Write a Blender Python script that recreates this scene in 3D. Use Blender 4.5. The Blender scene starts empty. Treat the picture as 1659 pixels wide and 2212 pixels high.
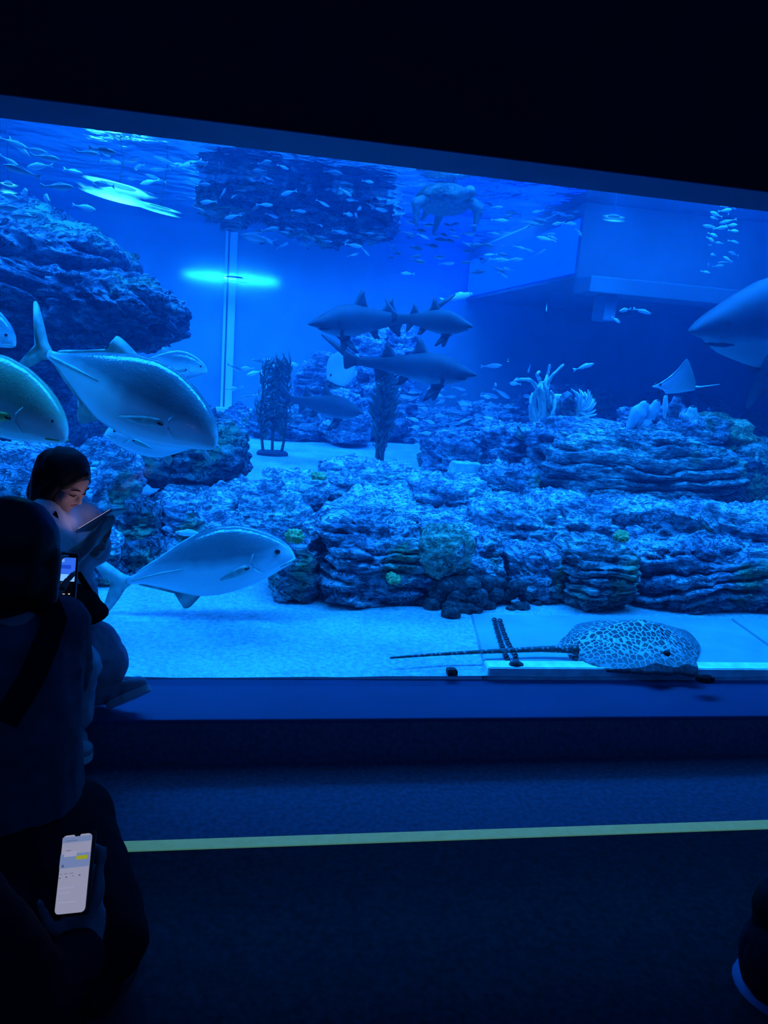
import bpy, bmesh, math, random
import numpy as np
from mathutils import Vector, Matrix, noise as mnoise

scene = bpy.context.scene
C = scene.collection
random.seed(7)
PI = math.pi

# ------------------------------------------------------------------ camera
EYE = 1.347                                   # height of the lens above the hall floor
FPX = 1661.0                                  # focal length in pixels of the 1659 x 2212 frame
CX, CY = 829.5, 1106.0
ROT = np.array([[0.98361012, -0.04061358, -0.17567488],
                [-0.16348348, 0.21008281, -0.96391823],
                [0.07605444, 0.97683967, 0.19999993]])
cam_data = bpy.data.cameras.new('camera')
cam = bpy.data.objects.new('camera', cam_data)
C.objects.link(cam)
cam_data.sensor_fit = 'VERTICAL'
cam_data.sensor_height = 36.0
cam_data.lens = 36.0 * FPX / 2212.0
cam_data.clip_start = 0.05
cam_data.clip_end = 200
M4 = Matrix([list(ROT[0]) + [0], list(ROT[1]) + [0], list(ROT[2]) + [EYE], [0, 0, 0, 1]])
cam.matrix_world = M4
scene.camera = cam

# ------------------------------------------------------------------ world, exposure
w = bpy.data.worlds.new('hall_fill')
scene.world = w
w.use_nodes = True
w.node_tree.nodes['Background'].inputs[0].default_value = (0.012, 0.16, 1.0, 1)
w.node_tree.nodes['Background'].inputs[1].default_value = 0.17  # even blue fill added to lift hall sides turned away from the tank
scene.view_settings.view_transform = 'Standard'
scene.view_settings.look = 'None'
scene.view_settings.exposure = 0.0
scene.view_settings.gamma = 1.0
scene.view_settings.use_curve_mapping = False
scene.cycles.use_denoising = True
scene.cycles.transparent_max_bounces = 24
scene.cycles.max_bounces = 4
scene.cycles.use_light_tree = False
scene.cycles.use_adaptive_sampling = True
scene.cycles.adaptive_threshold = 0.05
scene.cycles.volume_bounces = 0
scene.cycles.diffuse_bounces = 2
scene.cycles.glossy_bounces = 1

# ------------------------------------------------------------------ tank lights (hung over the open water)
SURF = EYE + 1.60                             # water level
GLASS = 2.60                                  # inner face of the hall, where the pane stands
SILL = 0.152
HEAD = EYE + 0.596


def area(name, loc, sx, sy, power, col, rot=(0, 0, 0), spread=180):
    l = bpy.data.lights.new(name, 'AREA')
    l.shape = 'RECTANGLE'
    l.size, l.size_y = sx, sy
    l.energy = power
    l.color = col
    l.spread = math.radians(spread)
    o = bpy.data.objects.new(name, l)
    o.location = loc
    o.rotation_euler = rot
    C.objects.link(o)
    return o


def spot(name, loc, target, power, col, ang, blend=0.6, r=0.1):
    l = bpy.data.lights.new(name, 'SPOT')
    l.energy = power
    l.color = col
    l.spot_size = math.radians(ang)
    l.spot_blend = blend
    l.shadow_soft_size = r
    o = bpy.data.objects.new(name, l)
    o.location = loc
    d = Vector(target) - Vector(loc)
    o.rotation_euler = d.to_track_quat('-Z', 'Y').to_euler()
    C.objects.link(o)
    return o


BLUE = (0.006, 0.19, 1.0)
CYAN = (0.005, 0.235, 1.0)
area('tank_light_front', (0.6, 3.22, SURF + 0.35), 7.0, 0.7, 560, CYAN)
area('tank_light_middle', (1.0, 6.2, SURF + 0.5), 8.0, 1.6, 1000, BLUE)
area('tank_light_back', (1.5, 9.6, SURF + 0.5), 9.0, 2.0, 1200, BLUE)


# ------------------------------------------------------------------ helpers
def ray(px, py):
    return ROT @ np.array([(px - CX) / FPX, -(py - CY) / FPX, -1.0])


def PY(px, py, y):
    """point of the place seen at this spot of the photograph, y metres into the room"""
    d = ray(px, py)
    p = d * (y / d[1])
    return Vector((p[0], p[1], p[2] + EYE))


def PZ(px, py, z):
    d = ray(px, py)
    p = d * ((z - EYE) / d[2])
    return Vector((p[0], p[1], p[2] + EYE))


def tag(o, label=None, cat=None, group=None, kind=None):
    if label: o['label'] = label
    if cat: o['category'] = cat
    if group: o['group'] = group
    if kind: o['kind'] = kind
    return o


def empty(name, loc=(0, 0, 0)):
    o = bpy.data.objects.new(name, None)
    o.empty_display_size = 0.1
    o.location = loc
    C.objects.link(o)
    return o


def link(name, me, mat=None, parent=None, smooth=True):
    if mat is not None:
        if isinstance(mat, (list, tuple)):
            for m in mat: me.materials.append(m)
        else:
            me.materials.append(mat)
    if smooth and len(me.polygons):
        me.polygons.foreach_set('use_smooth', [True] * len(me.polygons))
    o = bpy.data.objects.new(name, me)
    C.objects.link(o)
    if parent is not None:
        o.parent = parent
    return o


def mesh(name, verts, faces, mat=None, parent=None, smooth=True):
    me = bpy.data.meshes.new(name)
    me.from_pydata([tuple(map(float, v)) for v in verts], [], [tuple(map(int, f)) for f in faces])
    me.update()
    return link(name, me, mat, parent, smooth)


def from_bm(name, bm, mat=None, parent=None, smooth=False):
    me = bpy.data.meshes.new(name)
    bmesh.ops.recalc_face_normals(bm, faces=bm.faces)
    bm.to_mesh(me)
    bm.free()
    return link(name, me, mat, parent, smooth)


def box_bm(x0, x1, y0, y1, z0, z1, bevel=0.0, bm=None, mtx=None):
    bm = bm or bmesh.new()
    r = bmesh.ops.create_cube(bm, size=1)
    for v in r['verts']:
        v.co = Vector(((x0 + x1) / 2 + v.co.x * (x1 - x0), (y0 + y1) / 2 + v.co.y * (y1 - y0), (z0 + z1) / 2 + v.co.z * (z1 - z0)))
        if mtx: v.co = mtx @ v.co
    if bevel:
        es = set()
        for v in r['verts']:
            for e in v.link_edges: es.add(e)
        bmesh.ops.bevel(bm, geom=list(es), offset=bevel, segments=2, affect='EDGES', profile=0.6)
    return bm


def box(name, x0, x1, y0, y1, z0, z1, mat, parent=None, bevel=0.0, mtx=None):
    return from_bm(name, box_bm(x0, x1, y0, y1, z0, z1, bevel, None, mtx), mat, parent)


# value noise on arrays of points
def _hash(ix, iy, iz, seed):
    h = (ix.astype(np.int64) * 374761393 + iy.astype(np.int64) * 668265263 + iz.astype(np.int64) * 2147483647 + seed * 1274126177) & 0xFFFFFFFF
    h = ((h ^ (h >> 13)) * 1274126177) & 0xFFFFFFFF
    h = (h ^ (h >> 16)) & 0xFFFFFFFF
    return h.astype(np.float64) / 4294967295.0 * 2 - 1


def vnoise(p, seed=0):
    i = np.floor(p).astype(np.int64)
    f = p - i
    u = f * f * f * (f * (f * 6 - 15) + 10)
    r = 0
    for dx in (0, 1):
        wx = u[:, 0] if dx else 1 - u[:, 0]
        for dy in (0, 1):
            wy = u[:, 1] if dy else 1 - u[:, 1]
            for dz in (0, 1):
                wz = u[:, 2] if dz else 1 - u[:, 2]
                r = r + wx * wy * wz * _hash(i[:, 0] + dx, i[:, 1] + dy, i[:, 2] + dz, seed)
    return r


def fbm(p, octv=4, seed=0, gain=0.5, lac=2.03, ridged=False):
    a, r, s = 1.0, 0, 0
    for k in range(octv):
        n = vnoise(p + 17.3 * k, seed + k * 7)
        if ridged: n = 1 - 2 * np.abs(n)
        r = r + a * n
        s += a
        a *= gain
        p = p * lac
    return r / s


# ------------------------------------------------------------------ material helpers
class NT:
    def __init__(self, name):
        self.m = bpy.data.materials.new(name)
        self.m.use_nodes = True
        self.t = self.m.node_tree
        self.t.nodes.clear()
        self.out = self.t.nodes.new('ShaderNodeOutputMaterial')

    def n(self, typ, **kw):
        nd = self.t.nodes.new(typ)
        for k, v in kw.items():
            if k == 'i':
                for kk, vv in v.items():
                    if hasattr(vv, 'node') or isinstance(vv, bpy.types.NodeSocket): self.t.links.new(vv, nd.inputs[kk])
                    else: nd.inputs[kk].default_value = vv
            else:
                setattr(nd, k, v)
        return nd

    def ramp(self, fac, stops, interp='LINEAR'):
        r = self.t.nodes.new('ShaderNodeValToRGB')
        r.color_ramp.interpolation = interp
        e = r.color_ramp.elements
        while len(e) < len(stops): e.new(0.5)
        for k, (p, c) in enumerate(stops):
            e[k].position = p
            e[k].color = tuple(c) + (1,) if len(c) == 3 else c
        self.t.links.new(fac, r.inputs[0])
        return r.outputs[0]

    def link(self, a, b):
        self.t.links.new(a, b)

    def principled(self, col, rough=0.6, spec=0.3, bump=None, bumpd=0.02, bumps=0.6, **kw):
        p = self.n('ShaderNodeBsdfPrincipled')
        if isinstance(col, bpy.types.NodeSocket): self.link(col, p.inputs['Base Color'])
        else: p.inputs['Base Color'].default_value = tuple(col) + (1,)
        if isinstance(rough, bpy.types.NodeSocket): self.link(rough, p.inputs['Roughness'])
        else: p.inputs['Roughness'].default_value = rough
        p.inputs['Specular IOR Level'].default_value = spec
        for k, v in kw.items(): p.inputs[k.replace('_', ' ')].default_value = v
        if bump is not None:
            b = self.n('ShaderNodeBump')
            b.inputs['Distance'].default_value = bumpd
            b.inputs['Strength'].default_value = bumps
            self.link(bump, b.inputs['Height'])
            self.link(b.outputs[0], p.inputs['Normal'])
        self.link(p.outputs[0], self.out.inputs[0])
        return self.m


def plain(name, col, rough=0.6, spec=0.3, scale=8.0, var=0.15, bumpd=0.004, obj=True):
    """plain colour with a little mottling"""
    t = NT(name)
    tc = t.n('ShaderNodeTexCoord')
    nz = t.n('ShaderNodeTexNoise', i={'Vector': tc.outputs['Object' if obj else 'Generated'], 'Scale': scale, 'Detail': 4.0})
    c0 = tuple(c * (1 - var) for c in col)
    c1 = tuple(min(1, c * (1 + var)) for c in col)
    col_s = t.ramp(nz.outputs[0], [(0.3, c0), (0.7, c1)])
    return t.principled(col_s, rough, spec, nz.outputs[0], bumpd, 0.5)


def emit(name, col, strength=1.0):
    t = NT(name)
    e = t.n('ShaderNodeEmission')
    e.inputs[0].default_value = tuple(col) + (1,)
    e.inputs[1].default_value = strength
    t.link(e.outputs[0], t.out.inputs[0])
    return t.m


def rock_mat(name, dark, mid, pale, algae=None, scale=3.0, bumpd=0.05, algae_amt=0.62, zs=1.8):
    t = NT(name)
    tc = t.n('ShaderNodeTexCoord')
    mp = t.n('ShaderNodeMapping', i={'Vector': tc.outputs['Object'], 'Scale': (1, 1, zs)})
    n1 = t.n('ShaderNodeTexNoise', i={'Vector': mp.outputs[0], 'Scale': scale, 'Detail': 8.0, 'Roughness': 0.62, 'Distortion': 0.4})
    n2 = t.n('ShaderNodeTexNoise', i={'Vector': mp.outputs[0], 'Scale': scale * 4.5, 'Detail': 6.0, 'Roughness': 0.7})
    vo = t.n('ShaderNodeTexVoronoi', i={'Vector': mp.outputs[0], 'Scale': scale * 5.0})
    mix = t.n('ShaderNodeMath', operation='MULTIPLY_ADD', i={0: n2.outputs[0], 1: 0.45, 2: 0.0})
    add = t.n('ShaderNodeMath', operation='MULTIPLY_ADD', i={0: n1.outputs[0], 1: 0.55, 2: mix.outputs[0]})
    col = t.ramp(add.outputs[0], [(0.40, dark), (0.48, mid), (0.57, pale)])
    if algae:
        n3 = t.n('ShaderNodeTexNoise', i={'Vector': tc.outputs['Object'], 'Scale': scale * 0.8, 'Detail': 5.0})
        fac = t.ramp(n3.outputs[0], [(algae_amt - 0.03, (0, 0, 0)), (algae_amt + 0.04, (1, 1, 1))])
        mx = t.n('ShaderNodeMix', data_type='RGBA')
        t.link(fac, mx.inputs[0])
        t.link(col, mx.inputs[6])
        mx.inputs[7].default_value = tuple(algae) + (1,)
        col = mx.outputs[2]
    # thin winding cracks and small pits
    n4 = t.n('ShaderNodeTexNoise', i={'Vector': mp.outputs[0], 'Scale': scale * 2.6, 'Detail': 5.0, 'Roughness': 0.65, 'Distortion': 1.2})
    c0 = t.n('ShaderNodeMath', operation='SUBTRACT', i={0: n4.outputs[0], 1: 0.5})
    c1 = t.n('ShaderNodeMath', operation='ABSOLUTE', i={0: c0.outputs[0]})
    crack = t.ramp(c1.outputs[0], [(0.0, (0.1, 0.1, 0.1)), (0.028, (1, 1, 1))])
    n5 = t.n('ShaderNodeTexNoise', i={'Vector': mp.outputs[0], 'Scale': scale * 11.0, 'Detail': 4.0, 'Roughness': 0.7})
    pit = t.ramp(n5.outputs[0], [(0.33, (0.3, 0.3, 0.3)), (0.43, (1, 1, 1))])
    both = t.n('ShaderNodeMath', operation='MULTIPLY', i={0: crack, 1: pit})
    mk_ = t.n('ShaderNodeMix', data_type='RGBA')
    t.link(both.outputs[0], mk_.inputs[0])
    mk_.inputs[6].default_value = tuple(d * 1.0 for d in dark) + (1,)
    t.link(col, mk_.inputs[7])
    col = mk_.outputs[2]
    h = t.n('ShaderNodeMath', operation='MULTIPLY_ADD', i={0: vo.outputs[0], 1: 0.3, 2: add.outputs[0]})
    h = t.n('ShaderNodeMath', operation='MULTIPLY_ADD', i={0: both.outputs[0], 1: 0.45, 2: h.outputs[0]})
    return t.principled(col, 0.85, 0.15, h.outputs[0], bumpd, 1.0)


# ------------------------------------------------------------------ materials of the setting
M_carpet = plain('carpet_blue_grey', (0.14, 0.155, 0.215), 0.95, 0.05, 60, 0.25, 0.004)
M_carpet_dim = plain('carpet_dimmed', (0.034, 0.037, 0.044), 0.95, 0.05, 60, 0.25, 0.004)  # darker copy of the carpet; the floor's loss of light put into colour
M_sill = plain('sill_paint', (0.11, 0.135, 0.29), 0.55, 0.25, 4, 0.08, 0.001)
M_wall = plain('wall_black_paint', (0.03, 0.030, 0.04), 0.9, 0.1, 5, 0.1, 0.002)
M_riser = plain('riser_dark_carpet', (0.16, 0.17, 0.26), 0.95, 0.05, 60, 0.2, 0.003)
M_conc = plain('tank_concrete', (0.42, 0.46, 0.50), 0.8, 0.15, 1.2, 0.15, 0.01)
M_slab = plain('pale_concrete_slab', (0.28, 0.37, 0.39), 0.75, 0.2, 5, 0.12, 0.003)


def sand_mat():
    t = NT('coral_sand')
    tc = t.n('ShaderNodeTexCoord')
    n1 = t.n('ShaderNodeTexNoise', i={'Vector': tc.outputs['Object'], 'Scale': 2.2, 'Detail': 6.0, 'Roughness': 0.6})
    n2 = t.n('ShaderNodeTexNoise', i={'Vector': tc.outputs['Object'], 'Scale': 45.0, 'Detail': 5.0, 'Roughness': 0.75})
    a = t.n('ShaderNodeMath', operation='MULTIPLY_ADD', i={0: n2.outputs[0], 1: 0.6, 2: 0.0})
    b = t.n('ShaderNodeMath', operation='MULTIPLY_ADD', i={0: n1.outputs[0], 1: 0.4, 2: a.outputs[0]})
    col = t.ramp(b.outputs[0], [(0.36, (0.34, 0.42, 0.46)), (0.5, (0.64, 0.72, 0.74)), (0.60, (0.92, 0.97, 0.96))])
    return t.principled(col, 0.9, 0.1, b.outputs[0], 0.05, 0.9)


M_sand = sand_mat()


def water_mat():
    t = NT('tank_water')
    s = t.n('ShaderNodeVolumeScatter')
    s.inputs['Color'].default_value = (0.015, 0.40, 1.0, 1)
    s.inputs['Density'].default_value = 0.098
    s.inputs['Anisotropy'].default_value = 0.25
    a = t.n('ShaderNodeVolumeAbsorption')
    a.inputs['Color'].default_value = (0.0, 0.78, 0.97, 1)
    a.inputs['Density'].default_value = 0.22
    ad = t.n('ShaderNodeAddShader')
    t.link(s.outputs[0], ad.inputs[0])
    t.link(a.outputs[0], ad.inputs[1])
    t.link(ad.outputs[0], t.out.inputs['Volume'])
    t.m.cycles.volume_sampling = 'DISTANCE'
    t.m.cycles.homogeneous_volume = True
    return t.m


def surface_mat():
    """underside of the water: mirror at grazing angles, open to light from above"""
    t = NT('water_surface')
    tc = t.n('ShaderNodeTexCoord')
    n1 = t.n('ShaderNodeTexNoise', i={'Vector': tc.outputs['Object'], 'Scale': 1.7, 'Detail': 4.0})
    b = t.n('ShaderNodeBump', i={'Height': n1.outputs[0], 'Distance': 0.09, 'Strength': 0.8})
    g = t.n('ShaderNodeBsdfGlossy', i={'Color': (0.92, 0.96, 1, 1), 'Roughness': 0.08, 'Normal': b.outputs[0]})
    tr = t.n('ShaderNodeBsdfTransparent', i={'Color': (0.95, 0.98, 1, 1)})
    lw = t.n('ShaderNodeLayerWeight', i={'Blend': 0.5})
    fac = t.ramp(lw.outputs['Facing'], [(0.30, (0.04, 0.04, 0.04)), (0.46, (1, 1, 1))])
    mx = t.n('ShaderNodeMixShader', i={0: fac, 1: tr.outputs[0], 2: g.outputs[0]})
    t.link(mx.outputs[0], t.out.inputs[0])
    return t.m


def pane_mat():
    t = NT('acrylic_pane')
    g = t.n('ShaderNodeBsdfGlossy', i={'Color': (1, 1, 1, 1), 'Roughness': 0.02})
    tr = t.n('ShaderNodeBsdfTransparent', i={'Color': (0.985, 0.995, 1, 1)})
    fr = t.n('ShaderNodeFresnel', i={'IOR': 1.12})
    mx = t.n('ShaderNodeMixShader', i={0: fr.outputs[0], 1: tr.outputs[0], 2: g.outputs[0]})
    t.link(mx.outputs[0], t.out.inputs[0])
    return t.m


# ------------------------------------------------------------------ the hall
XL, XR = -3.2, 6.5
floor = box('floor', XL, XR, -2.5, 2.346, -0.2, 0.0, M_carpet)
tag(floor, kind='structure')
dark = box('floor_dimmed', XL, XR, -2.5, 1.888, 0.0, 0.006, M_carpet_dim)  # thin sheet whose darker colour imitates the light drop past the tape
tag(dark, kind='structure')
sill = box('window_1_sill', XL, XR, 2.346, GLASS + 0.064, -0.2, SILL, M_sill, bevel=0.006)
tag(sill, kind='structure')
rs = box('trim_1', XL, XR, 2.338, 2.346, 0.0, SILL - 0.012, M_riser)
tag(rs, kind='structure')
wf = box('wall_front', XL, XR, 2.346, GLASS, HEAD, 4.6, M_wall, bevel=0.006)
tag(wf, kind='structure')
soff = box('trim_2', XL, XR, 2.352, GLASS, HEAD - 0.004, HEAD, M_sill)
tag(soff, kind='structure')
for nm, x0, x1 in (('wall_left', XL - 0.2, XL), ('wall_right', XR, XR + 0.2)):
    tag(box(nm, x0, x1, -2.5, GLASS, -0.2, 4.6, M_wall), kind='structure')
pane = box('window_1', XL, XR, GLASS, GLASS + 0.06, SILL, HEAD + 0.1, pane_mat())
tag(pane, kind='structure')

t = NT('glow_tape')
tc = t.n('ShaderNodeTexCoord')
nz = t.n('ShaderNodeTexNoise', i={'Vector': tc.outputs['Object'], 'Scale': 30.0, 'Detail': 4.0})
cl = t.ramp(nz.outputs[0], [(0.3, (0.16, 0.42, 0.17)), (0.7, (0.22, 0.54, 0.23))])
pb = t.n('ShaderNodeBsdfPrincipled', i={'Base Color': cl, 'Roughness': 0.7, 'Emission Color': (0.14, 0.46, 0.30, 1), 'Emission Strength': 0.30})
t.link(pb.outputs[0], t.out.inputs[0])
tape = box('glow_tape', -0.335, XR, 1.888, 1.932, 0.0, 0.009, t.m, bevel=0.002)
tag(tape, 'long pale green glowing tape strip running across the dark floor', 'tape strip')

# ------------------------------------------------------------------ the tank
TL, TR, TB = -7.0, 8.5, 11.6
tag(box('tank_wall_back', TL, TR, TB, TB + 0.3, -0.3, SURF + 1.2, M_conc), kind='structure')
tag(box('tank_wall_left', TL - 0.3, TL, GLASS, TB + 0.3, -0.3, SURF + 1.2, M_conc), kind='structure')
tag(box('tank_wall_right', TR, TR + 0.3, GLASS, TB + 0.3, -0.3, SURF + 1.2, M_conc), kind='structure')
wt = box('water', TL, TR, GLASS + 0.06, TB, SILL - 0.09, SURF + 0.001, water_mat())
tag(wt, kind='structure')
sf = mesh('water_surface', [(TL, GLASS + .06, SURF), (TR, GLASS + .06, SURF), (TR, TB, SURF), (TL, TB, SURF)], [(3, 2, 1, 0)], surface_mat(), smooth=False)
tag(sf, kind='structure')

SAND = SILL + 0.012
nx, ny = 260, 150
xs = np.linspace(TL, TR, nx)
ys = GLASS + 0.061 + (TB - GLASS - 0.07) * np.linspace(0, 1, ny) ** 1.7
gx, gy = np.meshgrid(xs, ys)
pp = np.stack([gx.ravel(), gy.ravel(), 0 * gx.ravel()], 1)
hz = 0.045 * fbm(pp * 0.9, 4, 3) + 0.012 * fbm(pp * 5.0, 4, 5)
near = np.clip((pp[:, 1] - GLASS) / 0.8, 0, 1)
pp[:, 2] = SAND + hz * (0.25 + 0.75 * near)
fs = [(j * nx + i, j * nx + i + 1, (j + 1) * nx + i + 1, (j + 1) * nx + i) for j in range(ny - 1) for i in range(nx - 1)]
sd = mesh('sand_bed', pp, fs, M_sand)
tag(sd, 'pale coral sand covering the floor of the tank', 'sand', kind='structure')

# ------------------------------------------------------------------ rocks
_cs = {}


def cubesphere(n):
    if n in _cs: return _cs[n]
    u = np.tan(np.linspace(-PI / 4, PI / 4, n + 1))
    V, F, off = [], [], 0
    for ax in range(3):
        for sg in (-1, 1):
            a, b = np.meshgrid(u, u)
            p = np.zeros((a.size, 3))
            p[:, ax] = sg
            p[:, (ax + 1) % 3] = a.ravel() * sg
            p[:, (ax + 2) % 3] = b.ravel()
            V.append(p)
            ii = np.arange((n + 1) * (n + 1)).reshape(n + 1, n + 1) + off
            F.append(np.stack([ii[:-1, :-1], ii[:-1, 1:], ii[1:, 1:], ii[1:, :-1]], -1).reshape(-1, 4))
            off += a.size
    V = np.concatenate(V)
    F = np.concatenate(F)
    key = np.round(V * 1e5).astype(np.int64)
    _, idx, inv = np.unique(key, axis=0, return_index=True, return_inverse=True)
    V = V[idx]
    F = inv.reshape(-1)[F]
    V = V / np.linalg.norm(V, axis=1, keepdims=True)
    _cs[n] = (V, F)
    return _cs[n]


def quick(name, V, F, mat, parent=None, smooth=True):
    me = bpy.data.meshes.new(name)
    me.vertices.add(len(V))
    me.vertices.foreach_set('co', np.asarray(V, dtype=np.float32).ravel())
    k = F.shape[1]
    me.loops.add(F.size)
    me.loops.foreach_set('vertex_index', F.ravel().astype(np.int32))
    me.polygons.add(len(F))
    me.polygons.foreach_set('loop_start', np.arange(0, F.size, k, dtype=np.int32))
    me.update(calc_edges=True)
    return link(name, me, mat, parent, smooth)


def rock_verts(r, seed, n, strata, rough, k, tilt, period, flat, pit=1.0):
    d, F = cubesphere(n)
    p = d / (np.abs(d) ** k).sum(1, keepdims=True) ** (1.0 / k)
    r = np.array(r)
    q = p * r
    m = float(np.cbrt(r[0] * r[1] * r[2]))
    f = 1.0 / m
    big = fbm(q * f * 1.1 + seed * 3.1, 3, seed)
    med = fbm(q * f * 3.2 + seed, 4, seed + 11, 0.55, ridged=True)
    disp = m * rough * (big * 1.0 + med * 0.38)
    q = q + d * disp[:, None]
    if strata:
        zz = q[:, 2] + tilt[0] * q[:, 0] + tilt[1] * q[:, 1] + 0.35 * m * fbm(q * f * 1.3, 3, seed + 5) * 0.5
        ph = zz / (period * m) + 0.35 * vnoise(q * f * np.array([1.2, 1.2, 3.0]), seed + 9)
        fr = ph - np.floor(ph)
        lay = np.where(fr < 0.78, 0.35 + 0.65 * np.sin(fr / 0.78 * PI * 0.5), (1 - fr) / 0.22)
        amp = 0.6 + 0.6 * vnoise(np.stack([np.floor(ph), q[:, 0] * f, q[:, 1] * f], 1), seed + 21)
        hor = d * np.array([1, 1, 0.25])
        q = q + hor * ((lay - 0.6) * amp * strata * m)[:, None]
    sc = 1.0 / 0.30                       # pits and knobs of a few centimetres, whatever the size of the rock
    knob = fbm(q * sc * np.array([1.1, 1.1, 2.3]), 3, seed + 41, 0.6)
    pits = np.clip(np.abs(vnoise(q * sc * np.array([2.6, 2.6, 3.6]), seed + 51)) - 0.32, 0, 1)
    fine = fbm(q * sc * 5.0, 3, seed + 31, 0.65, ridged=True)
    small = min(1.0, m / 0.22)
    q = q + d * ((0.065 * knob - 0.075 * pits + 0.014 * fine) * small * pit)[:, None]
    if flat is not None:
        q[:, 2] = np.maximum(q[:, 2], -r[2] * flat)
    return q, F


def rock(name, c, r, mat, label, seed, n=34, strata=0.0, rough=0.28, k=2.6, tilt=(0, 0), period=0.28, rotz=0.0, flat=None, cat='rock', group=None, parent=None, pit=1.0):
    V, F = rock_verts(r, seed, n, strata, rough, k, tilt, period, flat, pit)
    o = quick(name, V, F, mat, parent)
    o.location = c
    o.rotation_euler = (0, 0, rotz)
    if parent is not None: o.location = Vector(c) - parent.location
    if parent is None: tag(o, label, cat, group)
    return o


def rock_px(name, x0, y0, x1, y1, Y, ry, mat, label, seed, **kw):
    a = PY(x0, (y0 + y1) / 2, Y)
    b = PY(x1, (y0 + y1) / 2, Y)
    t_ = PY((x0 + x1) / 2, y0, Y)
    u = PY((x0 + x1) / 2, y1, Y)
    c = (a + b + t_ + u) / 4
    c.y = Y + ry * 0.5
    return rock(name, c, ((b.x - a.x) / 2 * 0.93, ry, (t_.z - u.z) / 2 * 0.93), mat, label, seed, **kw)


R_pale = rock_mat('reef_rock_pale', (0.20, 0.20, 0.30), (0.52, 0.52, 0.62), (0.86, 0.86, 0.88), (0.20, 0.36, 0.22), 3.0, 0.05, 0.66, 2.8)
R_mid = rock_mat('reef_rock_grey', (0.11, 0.12, 0.18), (0.32, 0.33, 0.42), (0.64, 0.65, 0.70), (0.16, 0.30, 0.16), 2.4, 0.05, 0.62, 2.8)
R_dark = rock_mat('reef_rock_dark', (0.03, 0.04, 0.06), (0.10, 0.12, 0.15), (0.28, 0.31, 0.34), (0.15, 0.28, 0.17), 1.8, 0.06, 0.60)
R_strat = rock_mat('reef_rock_layered', (0.09, 0.11, 0.14), (0.28, 0.31, 0.34), (0.66, 0.70, 0.68), (0.32, 0.46, 0.28), 2.4, 0.06, 0.62, 4.0)
R_green = rock_mat('boulder_algae', (0.08, 0.13, 0.10), (0.26, 0.38, 0.26), (0.60, 0.70, 0.54), (0.50, 0.60, 0.60), 4.5, 0.03, 0.64)
R_stone = rock_mat('cobble_dark', (0.025, 0.035, 0.04), (0.06, 0.08, 0.085), (0.13, 0.16, 0.16), None, 5.0, 0.012)

# ---- left: the overhanging crag
crag = empty('crag', PY(-60, 700, 6.6))
tag(crag, 'huge dark overhanging crag on the left with a bright cyan glow behind its top', 'rock')
rock_px('upper_mass', -520, 448, 285, 650, 6.6, 1.5, R_dark, None, 3, parent=crag, n=64, strata=0.20, rough=0.30, tilt=(0.42, 0), period=0.30)
rock_px('ledge', -420, 540, 325, 700, 6.2, 1.1, R_dark, None, 8, parent=crag, n=60, strata=0.24, rough=0.30, tilt=(0.5, 0), period=0.26)
rock_px('nose', 60, 600, 392, 740, 6.0, 0.8, R_dark, None, 15, parent=crag, n=52, strata=0.22, rough=0.34, tilt=(0.6, 0), period=0.3)
rock_px('rock_face', -200, 690, 200, 1000, 7.6, 0.8, R_mid, 'hazy blue rock face at the foot of the crag behind the trevally', 23, n=44, strata=0.15, rough=0.32)

# ---- left: rocks behind the girl
rock_px('overhang_boulder', 275, 893, 528, 1060, 5.3, 0.42, R_dark, 'dark undercut boulder directly below the jaw of the big trevally', 31, n=48, strata=0.06, rough=0.34, k=3.0, flat=0.95)
rock_px('boulder', 150, 958, 300, 1230, 4.75, 0.42, R_mid, 'pale topped upright boulder just behind the head of the seated girl', 37, n=46, strata=0.08, rough=0.36)
rock_px('boulder', -120, 985, 190, 1330, 4.25, 0.5, R_mid, 'broad pale rubble boulder at the left edge behind the seated girl', 41, n=46, strata=0.12, rough=0.34)
rock_px('boulder', 330, 1040, 560, 1180, 5.0, 0.45, R_pale, 'low pale boulder sloping down under the dark undercut one', 44, n=42, strata=0.12, rough=0.34)
holes = [(250, 1085, 345, 1185, 4.15, R_dark, 'dark round rock over another beside the phone of the girl'),
         (262, 1168, 345, 1250, 4.0, R_dark, 'dark round rock right above the tail of the swimming trevally'),
         (330, 1090, 450, 1210, 4.3, R_mid, 'lumpy grey rock behind the back of the swimming trevally'),
         (195, 1150, 262, 1235, 3.95, R_pale, 'small pale rock next to the elbow of the seated girl'),
         (205, 1225, 275, 1290, 3.8, R_dark, 'small dark striped rock at the waist of the seated girl'),
         (425, 1130, 560, 1215, 4.35, R_pale, 'flat pale rock behind the middle of the swimming trevally'),
         (285, 1235, 345, 1275, 3.85, R_dark, 'small dark stone on the sand under the trevally tail'),
         (520, 1060, 660, 1165, 4.6, R_pale, 'pale crusted rock above the head of the swimming trevally')]
for i, (a, b, c_, d, Y, m, lab) in enumerate(holes):
    rock_px('reef_rock', a, b, c_, d, Y, 0.16 if c_ - a < 100 else 0.28, m, lab, 50 + 3 * i, n=40, strata=0.08, rough=0.40, k=3.0)

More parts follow.
